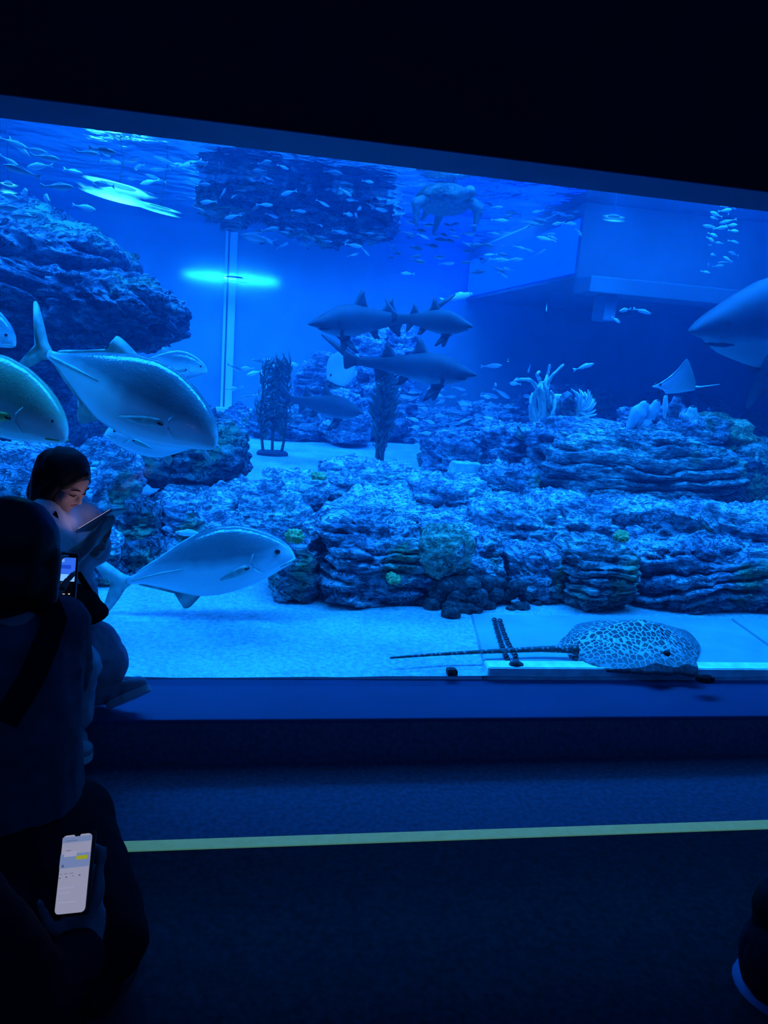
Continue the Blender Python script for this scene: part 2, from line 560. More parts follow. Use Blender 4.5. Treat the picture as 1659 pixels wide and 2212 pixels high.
# ---- middle: the low terraces of the reef
nx, ny = 420, 210
xs = np.linspace(-1.6, 5.6, nx)
ys = np.linspace(3.62, 7.0, ny)
gx, gy = np.meshgrid(xs, ys)
q = np.stack([gx.ravel(), gy.ravel(), 0 * gx.ravel()], 1)
wob = fbm(q * 1.1, 4, 71)
front = 3.95 + 0.22 * fbm(np.stack([q[:, 0] * 1.4, 0 * q[:, 0], 0 * q[:, 0]], 1), 3, 77)
leftc = np.clip((q[:, 0] + 0.35 - 0.55 * (q[:, 1] - 4.0)) / 0.5, 0, 1)
rise = np.clip((q[:, 1] - front) / 0.55, 0, 1)
back = np.clip((6.4 + 0.35 * wob - q[:, 1]) / 0.7, 0, 1)
env = (rise * rise * (3 - 2 * rise)) * (back * back * (3 - 2 * back)) * leftc
h = env * (0.30 + 0.16 * wob + 0.05 * np.clip(q[:, 0] - 1.0, 0, 3))
st = 0.085
ph = h / st + 0.5 * vnoise(q * 2.4, 5)
fr = ph - np.floor(ph)
h2 = (np.floor(ph) + np.clip((fr - 0.55) / 0.45, 0, 1) ** 1.5) * st
h = 0.35 * h + 0.65 * h2
h = h + env * (0.055 * fbm(q * 5.5, 5, 91, 0.6, ridged=True) + 0.030 * fbm(q * 17, 3, 95, 0.6, ridged=True))
q[:, 2] = SAND - 0.07 + h
fs = np.array([(j * nx + i, j * nx + i + 1, (j + 1) * nx + i + 1, (j + 1) * nx + i) for j in range(ny - 1) for i in range(nx - 1)])
rf = quick('reef_terrace', q, fs, R_pale)
tag(rf, 'broad pale pitted reef terrace stepping up across the middle of the tank', 'reef')

mid = [
    ('reef_block', 575, 1150, 690, 1300, 3.62, 0.20, R_mid, 'narrow dark rock standing right in front of the snout of the trevally', dict(strata=0.10, rough=0.42, k=2.8)),
    ('reef_block', 682, 1128, 940, 1312, 3.62, 0.30, R_mid, 'large broken block of layered rock on the sand, left of the green boulder', dict(strata=0.34, rough=0.30, k=3.8, n=64, pit=0.6, period=0.22)),
    ('reef_block', 690, 1120, 900, 1190, 3.85, 0.25, R_pale, 'pale crusted slab lying on top of the large layered block', dict(strata=0.12, rough=0.30, k=3.0, n=46)),
    ('reef_block', 560, 1030, 700, 1110, 5.0, 0.3, R_pale, 'pale knobbly rock at the near edge of the open sand', dict(strata=0.1, rough=0.36, n=40)),
    ('reef_block', 700, 1008, 905, 1085, 5.3, 0.3, R_pale, 'jagged rock peak in front of the right kelp plant', dict(strata=0.14, rough=0.44, n=48)),
    ('reef_block', 880, 1035, 1060, 1130, 5.0, 0.4, R_pale, 'rounded fine grained reef mound in the middle of the terrace', dict(strata=0.12, rough=0.30, n=48)),
    ('reef_block', 1030, 1095, 1230, 1215, 4.3, 0.35, R_pale, 'lumpy pale reef rock above and right of the green boulder', dict(strata=0.14, rough=0.36, n=46)),
    ('reef_block', 1000, 1150, 1090, 1265, 3.75, 0.2, R_pale, 'pale leaning rock touching the right side of the green boulder', dict(strata=0.1, rough=0.36)),
    ('reef_block', 1110, 1195, 1245, 1300, 3.62, 0.25, R_mid, 'low dark rock between the cobble pile and the right ledge', dict(strata=0.12, rough=0.36)),
    ('reef_block', 1222, 1178, 1368, 1325, 3.52, 0.25, R_strat, 'block of layered rock with a rounded shoulder above the spotted ray', dict(strata=0.34, rough=0.26, k=3.6, n=60, pit=0.5, period=0.22)),
    ('reef_block', 1355, 1180, 1720, 1352, 3.62, 0.32, R_mid, 'long dark layered ledge at the lower right beyond the slab', dict(strata=0.40, rough=0.28, k=3.6, n=72, tilt=(-0.12, 0), pit=0.5, period=0.2)),
    ('reef_block', 1380, 1130, 1560, 1260, 3.95, 0.30, R_dark, 'dark rounded rock bulging over the long layered ledge', dict(strata=0.12, rough=0.34, n=44)),
    ('reef_block', 1540, 1110, 1740, 1270, 4.0, 0.35, R_pale, 'pale pitted rock at the right edge above the layered ledge', dict(strata=0.14, rough=0.34, n=46)),
    ('reef_block', 1180, 1085, 1420, 1190, 4.4, 0.35, R_pale, 'wide pale rubble bank under the great layered rock', dict(strata=0.14, rough=0.36, n=50)),
    ('reef_block', 1440, 1110, 1640, 1160, 4.45, 0.3, R_pale, 'flat pale sandy rock at the foot of the great layered rock', dict(strata=0.08, rough=0.26, n=40)),
    ('layered_rock', 1195, 950, 1585, 1128, 4.95, 0.5, R_strat, 'great layered rock with deep horizontal grooves at the right', dict(strata=0.46, rough=0.20, k=4.6, n=96, tilt=(-0.05, 0), period=0.17, pit=0.35)),
    ('layered_rock', 1150, 925, 1420, 985, 5.3, 0.4, R_mid, 'narrow dark shelf lying along the top of the great layered rock', dict(strata=0.2, rough=0.3, n=50)),
    ('layered_rock', 1390, 898, 1560, 985, 5.4, 0.4, R_mid, 'rough hump on top of the great layered rock below the white eagle ray', dict(strata=0.2, rough=0.34, n=48)),
    ('reef_block', 932, 945, 1090, 1045, 6.3, 0.4, R_mid, 'dark square rock behind the small pale block', dict(strata=0.14, rough=0.30, k=3.4, n=44)),
    ('reef_block', 1040, 920, 1220, 1060, 6.0, 0.45, R_mid, 'broad dark rock carrying the branching coral', dict(strata=0.16, rough=0.32, n=50)),
    ('reef_block', 1040, 1020, 1200, 1105, 5.2, 0.35, R_mid, 'dark cracked rock left of the great layered rock', dict(strata=0.16, rough=0.36, n=44)),
    ('reef_block', 1505, 905, 1610, 1000, 5.5, 0.35, rock_mat('coral_rock_yellow', (0.20, 0.26, 0.14), (0.42, 0.52, 0.28), (0.62, 0.70, 0.42), None, 4, 0.04), 'yellowish coral covered rock beside the great layered rock', dict(rough=0.4, n=40)),
    ('reef_block', 1560, 960, 1760, 1150, 5.3, 0.5, rock_mat('coral_rock_sage', (0.12, 0.18, 0.18), (0.32, 0.42, 0.36), (0.58, 0.68, 0.58), None, 3, 0.05), 'tall sage coloured coral rock at the right edge', dict(rough=0.36, n=50, strata=0.1)),
    ('reef_block', 1540, 985, 1640, 1130, 5.05, 0.3, R_dark, 'dark rock shadowing the end of the great layered rock', dict(rough=0.32, n=40, strata=0.12)),
]
for i, (nm, a, b, c_, d, Y, ry, m, lab, kw) in enumerate(mid):
    kw = dict(kw)
    kw.setdefault('n', 50)
    kw.setdefault('k', 3.6)
    rock_px(nm, a, b, c_, d, Y, ry, m, lab, 101 + 5 * i, **kw)

# round green boulder and its white growths
gb = rock_px('green_boulder', 903, 1138, 1030, 1262, 3.48, 0.15, R_green, 'round algae green boulder resting on the dark cobbles', 211, n=44, rough=0.16, k=2.4, pit=0.4)

# cobbles at the foot of the green boulder: spot in the photograph, radius in pixels
cob = [(935, 1258, 24), (975, 1262, 30), (1015, 1268, 28), (1050, 1262, 24), (950, 1285, 22), (990, 1290, 24), (1030, 1292, 26), (1068, 1285, 22),
       (915, 1300, 20), (935, 1308, 20), (985, 1312, 24), (1022, 1315, 22), (1055, 1312, 18), (975, 1328, 20), (1087, 1300, 18), (1100, 1282, 20), (1128, 1314, 17),
       (1105, 1318, 12), (1010, 1245, 22), (1075, 1262, 20), (1135, 1290, 14), (1160, 1306, 12), (915, 1272, 18), (1120, 1268, 20), (1175, 1300, 10)]
for i, (x, y, r) in enumerate(cob):
    z = SAND + (0.09 if y < 1270 else 0.045 if y < 1296 else 0.0)
    p = PZ(x, y + r * 0.6, z)
    rr = r / FPX * p.y * 1.05
    where = ('on top of the pile against the green boulder' if y < 1270 else 'in the middle of the cobble pile' if y < 1300 else 'lying on the sand at the front of the pile')
    sz = 'large' if r >= 24 else 'medium sized' if r >= 18 else 'small'
    o = rock('cobble', (p.x, p.y + rr * 0.5, z + rr * 0.55), (rr * (1 + 0.2 * random.random()), rr, rr * 0.78), R_stone,
             '%s smooth dark cobble %s' % (sz, where), 300 + i, n=12, pit=0.15, rough=0.16, k=2.4, rotz=random.random() * 3, group='dark cobbles below the green boulder')

# ---- far: rocks at the back of the tank
far = [
    (540, 880, 700, 965, 10.2, 0.5, R_mid, 'low hazy rock far behind the left kelp plant'),
    (690, 850, 800, 965, 9.8, 0.5, R_pale, 'hazy far rock between the two kelp plants, standing on the sand'),
    (780, 790, 900, 960, 10.6, 0.5, R_pale, 'tall hazy coral rock far behind the right kelp plant'),
    (755, 690, 830, 830, 10.9, 0.4, R_pale, 'tall hazy coral pillar below the belly of the left shark'),
    (820, 700, 900, 800, 10.9, 0.4, R_pale, 'hazy coral pillar in the gap between the sharks'),
    (640, 770, 760, 900, 10.3, 0.3, R_mid, 'hazy mound behind the pale round fish'),
    (880, 880, 1010, 985, 10.4, 0.5, R_mid, 'hazy far rock under the school of small fish'),
    (990, 880, 1150, 970, 9.6, 0.5, R_mid, 'dark hazy rock far behind the branching coral'),
    (1130, 850, 1330, 960, 9.0, 0.5, R_dark, 'dark hazy ridge far behind the feathery coral'),
    (1300, 880, 1700, 960, 8.8, 0.5, R_dark, 'long dark hazy ridge far behind the great layered rock'),
    (480, 890, 560, 950, 10.6, 0.4, R_mid, 'small hazy rock at the foot of the pale column'),
]
for i, (a, b, c_, d, Y, ry, m, lab) in enumerate(far):
    rock_px('far_rock', a, b, c_, d, Y, ry, m, lab, 401 + 4 * i, n=36, strata=0.16, rough=0.42)

# rock mass hanging at the water surface in the middle distance
rock_px('surface_rock', 420, 392, 600, 462, 8.2, 0.6, R_dark, 'dark rock breaking the water surface right of the bright light', 501, n=48, strata=0.25, rough=0.42, k=2.4)
rock_px('surface_rock', 570, 415, 870, 500, 8.6, 0.7, R_dark, 'long ragged dark rock hanging at the water surface beside the turtle', 507, n=60, strata=0.3, rough=0.40, k=2.4, tilt=(0.2, 0))

# small pale block: a rough-hewn frustum
pz = PY(993, 1036, 5.75)
wb_, hb_ = 76 / FPX * pz.y, 40 / FPX * pz.y
bm = box_bm(-0.5, 0.5, -0.5, 0.5, 0, 1)
bmesh.ops.subdivide_edges(bm, edges=list(bm.edges), cuts=7, use_grid_fill=True)
rnd = random.Random(5)
for v in bm.verts:
    t_ = v.co.z
    nzv = mnoise.noise(v.co * 3.1)
    v.co = Vector((v.co.x * wb_ * (1 - 0.22 * t_) + 0.006 * t_ + 0.010 * nzv, v.co.y * wb_ * 0.7 * (1 - 0.2 * t_) + 0.01 * mnoise.noise(v.co * 2.3 + Vector((5, 1, 2))), hb_ * (t_ - 0.12) + (0.018 * mnoise.noise(Vector((v.co.x * 4, v.co.y * 4, 3))) if t_ > 0.95 else 0)))
o = from_bm('pale_block', bm, plain('pale_limestone', (0.42, 0.52, 0.50), 0.9, 0.1, 14, 0.25, 0.012))
o.location = (pz.x, pz.y - 0.12, pz.z + 0.03)
tag(o, 'small pale limestone block standing on the sand before the dark square rock', 'rock')

# ------------------------------------------------------------------ tank fittings: slabs, column, bulkhead, lamps and added glows
def prism(name, pts, z0, z1, mat, parent=None, bevel=0.0):
    bm = bmesh.new()
    vs = [bm.verts.new((p[0], p[1], z0)) for p in pts]
    f = bm.faces.new(vs)
    r = bmesh.ops.extrude_face_region(bm, geom=[f])
    for v in r['geom']:
        if isinstance(v, bmesh.types.BMVert): v.co.z = z1
    if bevel:
        bmesh.ops.bevel(bm, geom=list(bm.edges), offset=bevel, segments=2, affect='EDGES')
    return from_bm(name, bm, mat, parent)


ZS = SAND + 0.022
sA, sB = PZ(1032, 1342, ZS), PZ(1062, 1452, ZS)
sC, sD = PZ(1605, 1352, ZS), PZ(1690, 1420, ZS)
o = prism('concrete_slab', [(sB.x, 2.742), (sD.x, 2.742), (sC.x, 3.325), (sA.x, 3.325)], SAND - 0.06, ZS, M_slab, bevel=0.004)
tag(o, 'flat pale concrete slab under the spotted stingray', 'slab')
o = prism('concrete_slab', [(sD.x + 0.006, 2.742), (5.5, 2.742), (5.5, 3.325), (sC.x + 0.006, 3.325)], SAND - 0.06, ZS + 0.002, M_slab, bevel=0.004)
tag(o, 'pale concrete slab at the right edge next to the snout of the stingray', 'slab')
o = prism('kerb', [(sB.x - 0.01, 2.664), (5.5, 2.664), (5.5, 2.735), (sB.x - 0.01, 2.735)], SAND - 0.06, ZS + 0.014, plain('pale_kerb', (0.78, 0.84, 0.80), 0.8, 0.2, 20, 0.2, 0.003), bevel=0.004)
tag(o, 'narrow pale kerb running along the bottom of the glass below the stingray', 'kerb')
for (x, y, w_, h_, lab) in [(978, 1456, 24, 15, 'small dark block half sunk in the sand near the tail of the stingray'),
                            (1528, 1471, 46, 14, 'dark flat stone set on the kerb below the stingray')]:
    p = PZ(x, y + h_ * 0.5, SAND + (0.03 if x > 1200 else 0.0))
    s = p.y / FPX
    rock('small_stone', (p.x, p.y + 0.02, p.z + h_ * s * 0.6), (w_ * s * 0.5, 0.02, h_ * s * 0.55), R_stone, lab, int(x), n=10, rough=0.12, k=5, pit=0.1)

# dark chain lying over the slab
def tube(bm, pts, radii, seg=8, cap=True):
    rings = []
    n = len(pts)
    pts = [Vector(p) for p in pts]
    up = Vector((0, 0, 1))
    for i, p in enumerate(pts):
        t_ = (pts[min(i + 1, n - 1)] - pts[max(i - 1, 0)]).normalized()
        a = t_.cross(up)
        if a.length < 1e-3: a = t_.cross(Vector((0, 1, 0)))
        a.normalize()
        b = a.cross(t_).normalized()
        r = radii[i] if hasattr(radii, '__len__') else radii
        rings.append([bm.verts.new(p + (a * math.cos(k * 2 * PI / seg) + b * math.sin(k * 2 * PI / seg)) * r) for k in range(seg)])
    for i in range(n - 1):
        for k in range(seg):
            bm.faces.new((rings[i][k], rings[i][(k + 1) % seg], rings[i + 1][(k + 1) % seg], rings[i + 1][k]))
    if cap:
        bm.faces.new(rings[0][::-1])
        bm.faces.new(rings[-1])
    return bm


def link_mesh(name, a, b, r):
    me = bpy.data.meshes.new(name)
    bm = bmesh.new()
    N, S = 14, 6
    rings = []
    for i in range(N):
        u = 2 * PI * i / N
        c = Vector((a * math.cos(u), b * math.sin(u), 0))
        t_ = Vector((-a * math.sin(u), b * math.cos(u), 0)).normalized()
        nrm = Vector((t_.y, -t_.x, 0))
        rings.append([bm.verts.new(c + (nrm * math.cos(k * 2 * PI / S) + Vector((0, 0, 1)) * math.sin(k * 2 * PI / S)) * r) for k in range(S)])
    for i in range(N):
        for k in range(S):
            bm.faces.new((rings[i][k], rings[i][(k + 1) % S], rings[(i + 1) % N][(k + 1) % S], rings[(i + 1) % N][k]))
    bm.to_mesh(me)
    bm.free()
    return me


M_chain = plain('weedy_chain', (0.035, 0.045, 0.05), 0.7, 0.3, 40, 0.3, 0.003)
lm = link_mesh('chain_link', 0.017, 0.009, 0.0033)
lm.materials.append(M_chain)
for ci, (path, lab) in enumerate([([(1068, 1338), (1074, 1362), (1082, 1388), (1092, 1415), (1104, 1440)], 'thin dark chain over the slab, crossing the tail of the stingray, left strand of two'),
                                  ([(1080, 1340), (1088, 1366), (1099, 1392), (1114, 1418), (1116, 1440)], 'thin dark chain over the slab, crossing the tail of the stingray, right strand of two')]):
    root = empty('chain', PZ(*path[0], ZS + 0.008))
    tag(root, lab, 'chain', 'dark chains on the slab')
    P_ = [PZ(x, y, ZS + 0.008) for x, y in path]
    tot = sum((P_[i + 1] - P_[i]).length for i in range(len(P_) - 1))
    nl = int(tot / 0.027)
    for k in range(nl + 1):
        s = tot * k / nl
        i = 0
        while i < len(P_) - 2 and s > (P_[i + 1] - P_[i]).length:
            s -= (P_[i + 1] - P_[i]).length
            i += 1
        d = (P_[i + 1] - P_[i])
        pos = P_[i] + d.normalized() * s
        o = bpy.data.objects.new('chain_link', lm)
        C.objects.link(o)
        o.parent = root
        o.location = pos - root.location
        o.rotation_euler = (PI / 2 * 0.55 if k % 2 else 0.1, 0, math.atan2(d.y, d.x))
p = PZ(1112, 1444, ZS)
bm = bmesh.new()
tube(bm, [p + Vector((-0.02, 0, 0.01)), p + Vector((0.0, 0, 0.02)), p + Vector((0.03, 0.0, 0.012))], [0.012, 0.02, 0.010], 8)
tag(from_bm('shackle', bm, M_chain, smooth=True), 'dark shackle where the two chains meet at the kerb', 'shackle')

# pale column and ledge on the back wall
M_col = plain('pale_column', (0.86, 0.94, 0.98), 0.6, 0.2, 3, 0.05, 0.002)
a, b = PY(478, 880, TB - 0.15), PY(500, 880, TB - 0.15)
col_r = empty('column', (a.x, TB - 0.15, a.z))
tag(col_r, 'pale upright column standing against the far back wall', 'column')
zt = PY(490, 500, TB).z
box('shaft', 0.04, b.x - a.x, 0.10, 0.145, 0.0, zt - a.z, M_col, col_r, 0.01)
box('edge_strip', -0.02, 0.015, 0.09, 0.145, 0.0, zt - a.z, M_col, col_r)
box('foot', -0.08, 0.62, -0.06, 0.14, -0.07, 0.0, M_col, col_r, 0.01)

# bulkhead hanging into the water at the far right, with a blue lit window
kb = PY(1245, 600, 7.5)
zb = kb.z
M_bulk = plain('bulkhead_paint', (0.13, 0.16, 0.19), 0.7, 0.2, 2, 0.1, 0.004)
bk = empty('bulkhead', (kb.x, 7.5, zb))
tag(bk, 'concrete bulkhead hanging into the water at the far right with a lit blue window', 'bulkhead')
box('hood', 0.0, TR - kb.x - 0.02, 0.0, TB - 7.5 - 0.02, 0.0, SURF - zb - 0.004, M_bulk, bk, 0.012)
lg = box('ledge', -0.02, 3.4, -0.40, -0.01, -0.16, -0.01, plain('bulkhead_ledge', (0.10, 0.13, 0.15), 0.7, 0.2, 2, 0.1, 0.004), bk, 0.01)
pn = box('window_pane', -0.014, -0.002, 0.06, TB - 7.5 - 0.08, 0.05, SURF - zb - 0.15, emit('blue_lit_window', (0.0, 0.02, 1.0), 5.0), bk)
br = box('bracket', 0.20, 0.32, -0.30, -0.02, -0.40, -0.16, M_bulk, bk, 0.01)

# luminous lens with a soft rim, housing and bar, for lamps and added glows
def lamp(px, py, Y, rx, ry, rz, strength, col, lab, hang=True, roll=0.0):
    p = PY(px, py, Y)
    root = empty('tank_glow', p)
    tag(root, lab, 'lamp', 'lamps lighting the tank')
    d, F = cubesphere(16)
    V = d * np.array([rx, ry, rz])
    V[:, 2] = np.where(V[:, 2] > 0, V[:, 2] * 0.35, V[:, 2])
    t = NT('glow_blob')
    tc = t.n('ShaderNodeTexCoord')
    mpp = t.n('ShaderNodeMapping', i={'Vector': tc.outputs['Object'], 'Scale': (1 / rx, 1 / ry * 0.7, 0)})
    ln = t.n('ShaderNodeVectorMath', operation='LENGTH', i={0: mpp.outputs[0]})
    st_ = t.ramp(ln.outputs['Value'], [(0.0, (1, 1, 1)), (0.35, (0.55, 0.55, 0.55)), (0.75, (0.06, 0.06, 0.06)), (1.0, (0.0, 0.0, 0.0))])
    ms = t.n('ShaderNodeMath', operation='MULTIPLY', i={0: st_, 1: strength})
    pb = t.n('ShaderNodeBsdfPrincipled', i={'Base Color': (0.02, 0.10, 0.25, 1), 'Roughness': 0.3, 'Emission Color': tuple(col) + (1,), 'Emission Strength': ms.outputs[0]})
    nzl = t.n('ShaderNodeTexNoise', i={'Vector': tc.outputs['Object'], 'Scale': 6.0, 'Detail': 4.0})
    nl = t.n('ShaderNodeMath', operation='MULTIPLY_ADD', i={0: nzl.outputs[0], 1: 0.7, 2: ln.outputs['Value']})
    cov = t.ramp(nl.outputs[0], [(0.60, (1, 1, 1)), (1.15, (0, 0, 0))])  # ragged rim fades out to imitate glow in the water
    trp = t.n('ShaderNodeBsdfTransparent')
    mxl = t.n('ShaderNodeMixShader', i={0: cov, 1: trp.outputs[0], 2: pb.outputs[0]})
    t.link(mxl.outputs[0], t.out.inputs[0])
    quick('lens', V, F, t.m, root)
    top = max(0.06, SURF + 0.5 - p.z)
    root.rotation_euler = (0, roll, 0)
    if hang:
        bm = bmesh.new()
        tube(bm, [(0, 0, rz * 0.2), (0, 0, top)], 0.004, 6)
        from_bm('hanger', bm, M_bulk, root, True)
    d2 = d * np.array([rx * 0.3, ry * 0.4, 0.02])
    d2[:, 2] = np.maximum(d2[:, 2], -0.005) + rz * 0.34
    quick('housing', d2, F, M_bulk, root)
    return root


lamp(506, 602, 11.3, 0.42, 0.10, 0.050, 3.0, (0.02, 0.55, 1.0), 'long thin cyan glow added before the back wall beside the pale column', False)  # luminous blob standing in for a streak of light
lamp(256, 410, 7.9, 0.52, 0.36, 0.10, 9.0, (0.05, 0.80, 1.0), 'bright cyan glow added at the water surface right above the dark crag', True, 0.14)  # luminous blob standing in for bright light at the waterline
lamp(345, 450, 7.9, 0.34, 0.14, 0.04, 6.0, (0.03, 0.65, 1.0), 'small added cyan glow just below the brightest one near the crag', True, 0.16)  # second blob for the same waterline light
lamp(18, 402, 6.3, 0.10, 0.1, 0.05, 3.0, (0.05, 0.75, 1.0), 'cyan glow at the left edge behind the top of the crag')
lamp(1326, 470, 7.0, 0.20, 0.10, 0.03, 2.0, (0.02, 0.45, 1.0), 'hazy blue lamp near the surface in front of the bulkhead')
wl = PY(500, 600, TB - 0.075)
area('wall_streak_glow', wl, 1.35, 0.03, 8, (0.01, 0.35, 1.0), (PI / 2, 0, 0)).data.shape = 'ELLIPSE'  # area light added so the streak spreads softly over the wall
spot('tank_spot_right', PY(1326, 420, 6.6) + Vector((0, 0, 0.1)), PY(1340, 900, 6.8), 260, CYAN, 70, 1.0, 0.08)
spot('tank_spot_left', PY(500, 560, 9.4), PY(520, 960, 9.2), 260, CYAN, 110, 1.0, 0.1)


# ------------------------------------------------------------------ fish
def interp(tab, t):
    tab = np.array(tab, float)
    d = np.linspace(0, 1, 241)
    v = np.interp(d, tab[:, 0], tab[:, 1])
    k = np.exp(-np.linspace(-2, 2, 13) ** 2)
    k /= k.sum()
    vp = np.concatenate([2 * v[0] - v[6:0:-1], v, 2 * v[-1] - v[-2:-8:-1]])
    v = np.convolve(vp, k, 'valid')
    return np.interp(t, d, v)


def loft(name, prof_t, prof_b, wid, L, mat, parent=None, nt=36, ns=20, bend=0.0, pw=1.0):
    t = np.concatenate([[0.0, 0.008, 0.02, 0.04], np.linspace(0.07, 1.0, nt - 4)])
    top, bot, w_ = interp(prof_t, t), interp(prof_b, t), np.maximum(interp(wid, t), 0.004)
    a = np.linspace(0, 2 * PI, ns, endpoint=False)
    ca, sa = np.cos(a), np.sin(a)
    V = []
    for i in range(len(t)):
        m_, h_ = (top[i] + bot[i]) / 2, max((top[i] - bot[i]) / 2, 0.003)
        if i == 0: h_, wi = h_ * 0.5, w_[i] * 0.5
        else: wi = w_[i]
        y = wi * np.sign(ca) * np.abs(ca) ** pw
        z = m_ + h_ * sa
        x = np.full(ns, 0.5 - t[i])
        y = y + bend * (t[i] - 0.35) ** 2 * np.sign(t[i] - 0.35)
        V.append(np.stack([x, y, z], 1) * L)
    V = np.concatenate(V)
    F = []
    for i in range(len(t) - 1):
        for k in range(ns):
            F.append((i * ns + k, i * ns + (k + 1) % ns, (i + 1) * ns + (k + 1) % ns, (i + 1) * ns + k))
    n0 = len(V)
    V = np.concatenate([V, V[:ns].mean(0, keepdims=True), V[n0 - ns:].mean(0, keepdims=True)])
    for k in range(ns):
        F.append((n0, n0, k, (k + 1) % ns)[1:] if False else (n0, (k + 1) % ns, k))
        F.append((n0 + 1, n0 - ns + k, n0 - ns + (k + 1) % ns))
    return mesh(name, V, F, mat, parent)


def fin(name, pts, L, mat, parent, th=0.006, y0=0.0, yrot=0.0, hinge=None, bend=0.0, curl=0.0):
    """a fin: outline in (t, z) along the body, thick at its middle and thin at its rim; swung about its root line if yrot"""
    pts = np.array(pts, float)
    # densify the outline
    P2 = []
    n = len(pts)
    for i in range(n):
        p0, p1, p2, p3 = pts[i - 1], pts[i], pts[(i + 1) % n], pts[(i + 2) % n]
        for s in (0.0, 0.34, 0.67):
            q = 0.5 * ((2 * p1) + (-p0 + p2) * s * 0.7 + (2 * p0 * 0.7 - 5 * p1 + 4 * p2 - p3) * 0 ) if False else p1 + (p2 - p1) * s
            P2.append(q)
    P2 = np.array(P2)
    for _ in range(1):
        P2 = 0.25 * np.roll(P2, 1, 0) + 0.5 * P2 + 0.25 * np.roll(P2, -1, 0)
    c = P2.mean(0)
    m = len(P2)

    def place(p, y):
        x, z = 0.5 - p[:, 0], p[:, 1]
        if hinge is not None:
            hz = hinge
            r = (z - hz)
            z = hz + r * math.cos(yrot)
            y = y + r * math.sin(yrot)
        y = y + y0 + bend * (p[:, 0] - 0.35) ** 2 * np.sign(p[:, 0] - 0.35) + curl * (z - c[1]) ** 2
        return np.stack([x, y, z], 1) * L
    inner = c + (P2 - c) * 0.55
    V = np.concatenate([place(P2, np.zeros(m)), place(inner, np.full(m, th)), place(inner, np.full(m, -th)), place(c[None], np.array([th])), place(c[None], np.array([-th]))])
    F = []
    for i in range(m):
        j = (i + 1) % m
        F += [(i, j, m + j, m + i), (j, i, 2 * m + i, 2 * m + j), (m + i, m + j, 3 * m), (2 * m + j, 2 * m + i, 3 * m + 1)]
    return mesh(name, V, F, mat, parent)


def blob_eye(parent, L, t, z, y, r, mat):
    d, F = cubesphere(6)
    for s in (-1, 1):
        V = d * np.array([r, r * 0.5, r]) * L + np.array([(0.5 - t) * L, s * y * L, z * L])
        quick('eye', V, F, mat, parent)


def place_fish(root, nose, tail, roll=0.0):
    x = (nose - tail).normalized()
    up = Vector((0, 0, 1))
    y = up.cross(x).normalized()
    z = x.cross(y)
    R = Matrix((x, y, z)).transposed().to_4x4()
    root.matrix_world = Matrix.Translation((nose + tail) / 2) @ R @ Matrix.Rotation(roll, 4, 'X')


def fish_mat(name, back, flank, belly, z0, z1, rough=0.35, spec=0.6, bars=None, metal=0.0, blotch=0.0):
    """counter-shaded skin: z0, z1 the heights (metres) of belly and back"""
    t = NT(name)
    tc = t.n('ShaderNodeTexCoord')
    sp = t.n('ShaderNodeSeparateXYZ', i={0: tc.outputs['Object']})
    nz = t.n('ShaderNodeTexNoise', i={'Vector': tc.outputs['Object'], 'Scale': 7.0, 'Detail': 4.0})
    mr = t.n('ShaderNodeMapRange', i={0: sp.outputs[2], 1: z0, 2: z1})
    ad = t.n('ShaderNodeMath', operation='MULTIPLY_ADD', i={0: nz.outputs[0], 1: 0.22, 2: mr.outputs[0]})
    col = t.ramp(ad.outputs[0], [(0.30, belly), (0.52, flank), (0.66, tuple(0.5 * (p + q_) for p, q_ in zip(back, flank))), (0.88, back)])
    sc = t.n('ShaderNodeTexVoronoi', i={'Vector': tc.outputs['Object'], 'Scale': 110.0})
    p = t.n('ShaderNodeBsdfPrincipled', i={'Base Color': col, 'Roughness': rough, 'Specular IOR Level': spec, 'Metallic': metal})
    b = t.n('ShaderNodeBump', i={'Height': sc.outputs[0], 'Distance': 0.002, 'Strength': 0.25})
    t.link(b.outputs[0], p.inputs['Normal'])
    t.link(p.outputs[0], t.out.inputs[0])
    return t.m


M_eye = plain('fish_eye', (0.02, 0.025, 0.03), 0.15, 0.8, 5, 0.1, 0.0)
M_gt = fish_mat('trevally_skin', (0.11, 0.15, 0.17), (0.22, 0.29, 0.32), (0.86, 0.90, 0.92), -0.055, 0.20, 0.18, 1.0)
M_gtfin = plain('trevally_fin', (0.42, 0.52, 0.48), 0.5, 0.4, 30, 0.25, 0.002)
M_gtdark = plain('trevally_dark_fin', (0.05, 0.07, 0.09), 0.5, 0.4, 30, 0.25, 0.002)
M_gold = fish_mat('golden_trevally_skin', (0.22, 0.27, 0.14), (0.42, 0.50, 0.32), (0.84, 0.92, 0.80), -0.06, 0.20, 0.22, 1.0)
M_goldfin = plain('golden_fin', (0.45, 0.52, 0.12), 0.5, 0.4, 30, 0.25, 0.002)
M_spot = plain('pectoral_spot', (0.01, 0.012, 0.02), 0.6, 0.2, 30, 0.1, 0.0)

GT_T = [(0, -.025), (.02, .03), (.06, .075), (.12, .122), (.2, .165), (.3, .2), (.42, .212), (.55, .19), (.68, .145), (.78, .1), (.88, .055), (.95, .028), (1, .02)]
GT_B = [(0, -.05), (.03, -.07), (.06, -.08), (.14, -.11), (.25, -.145), (.38, -.17), (.5, -.178), (.62, -.165), (.72, -.125), (.82, -.078), (.92, -.035), (1, -.02)]
GT_T = [(a_, b_ * 1.08) for a_, b_ in GT_T]
GT_B = [(a_, b_ * 1.10) for a_, b_ in GT_B]
GT_W = [(0, .018), (.04, .045), (.1, .07), (.2, .09), (.35, .1), (.5, .095), (.65, .07), (.8, .038), (.92, .018), (1, .014)]


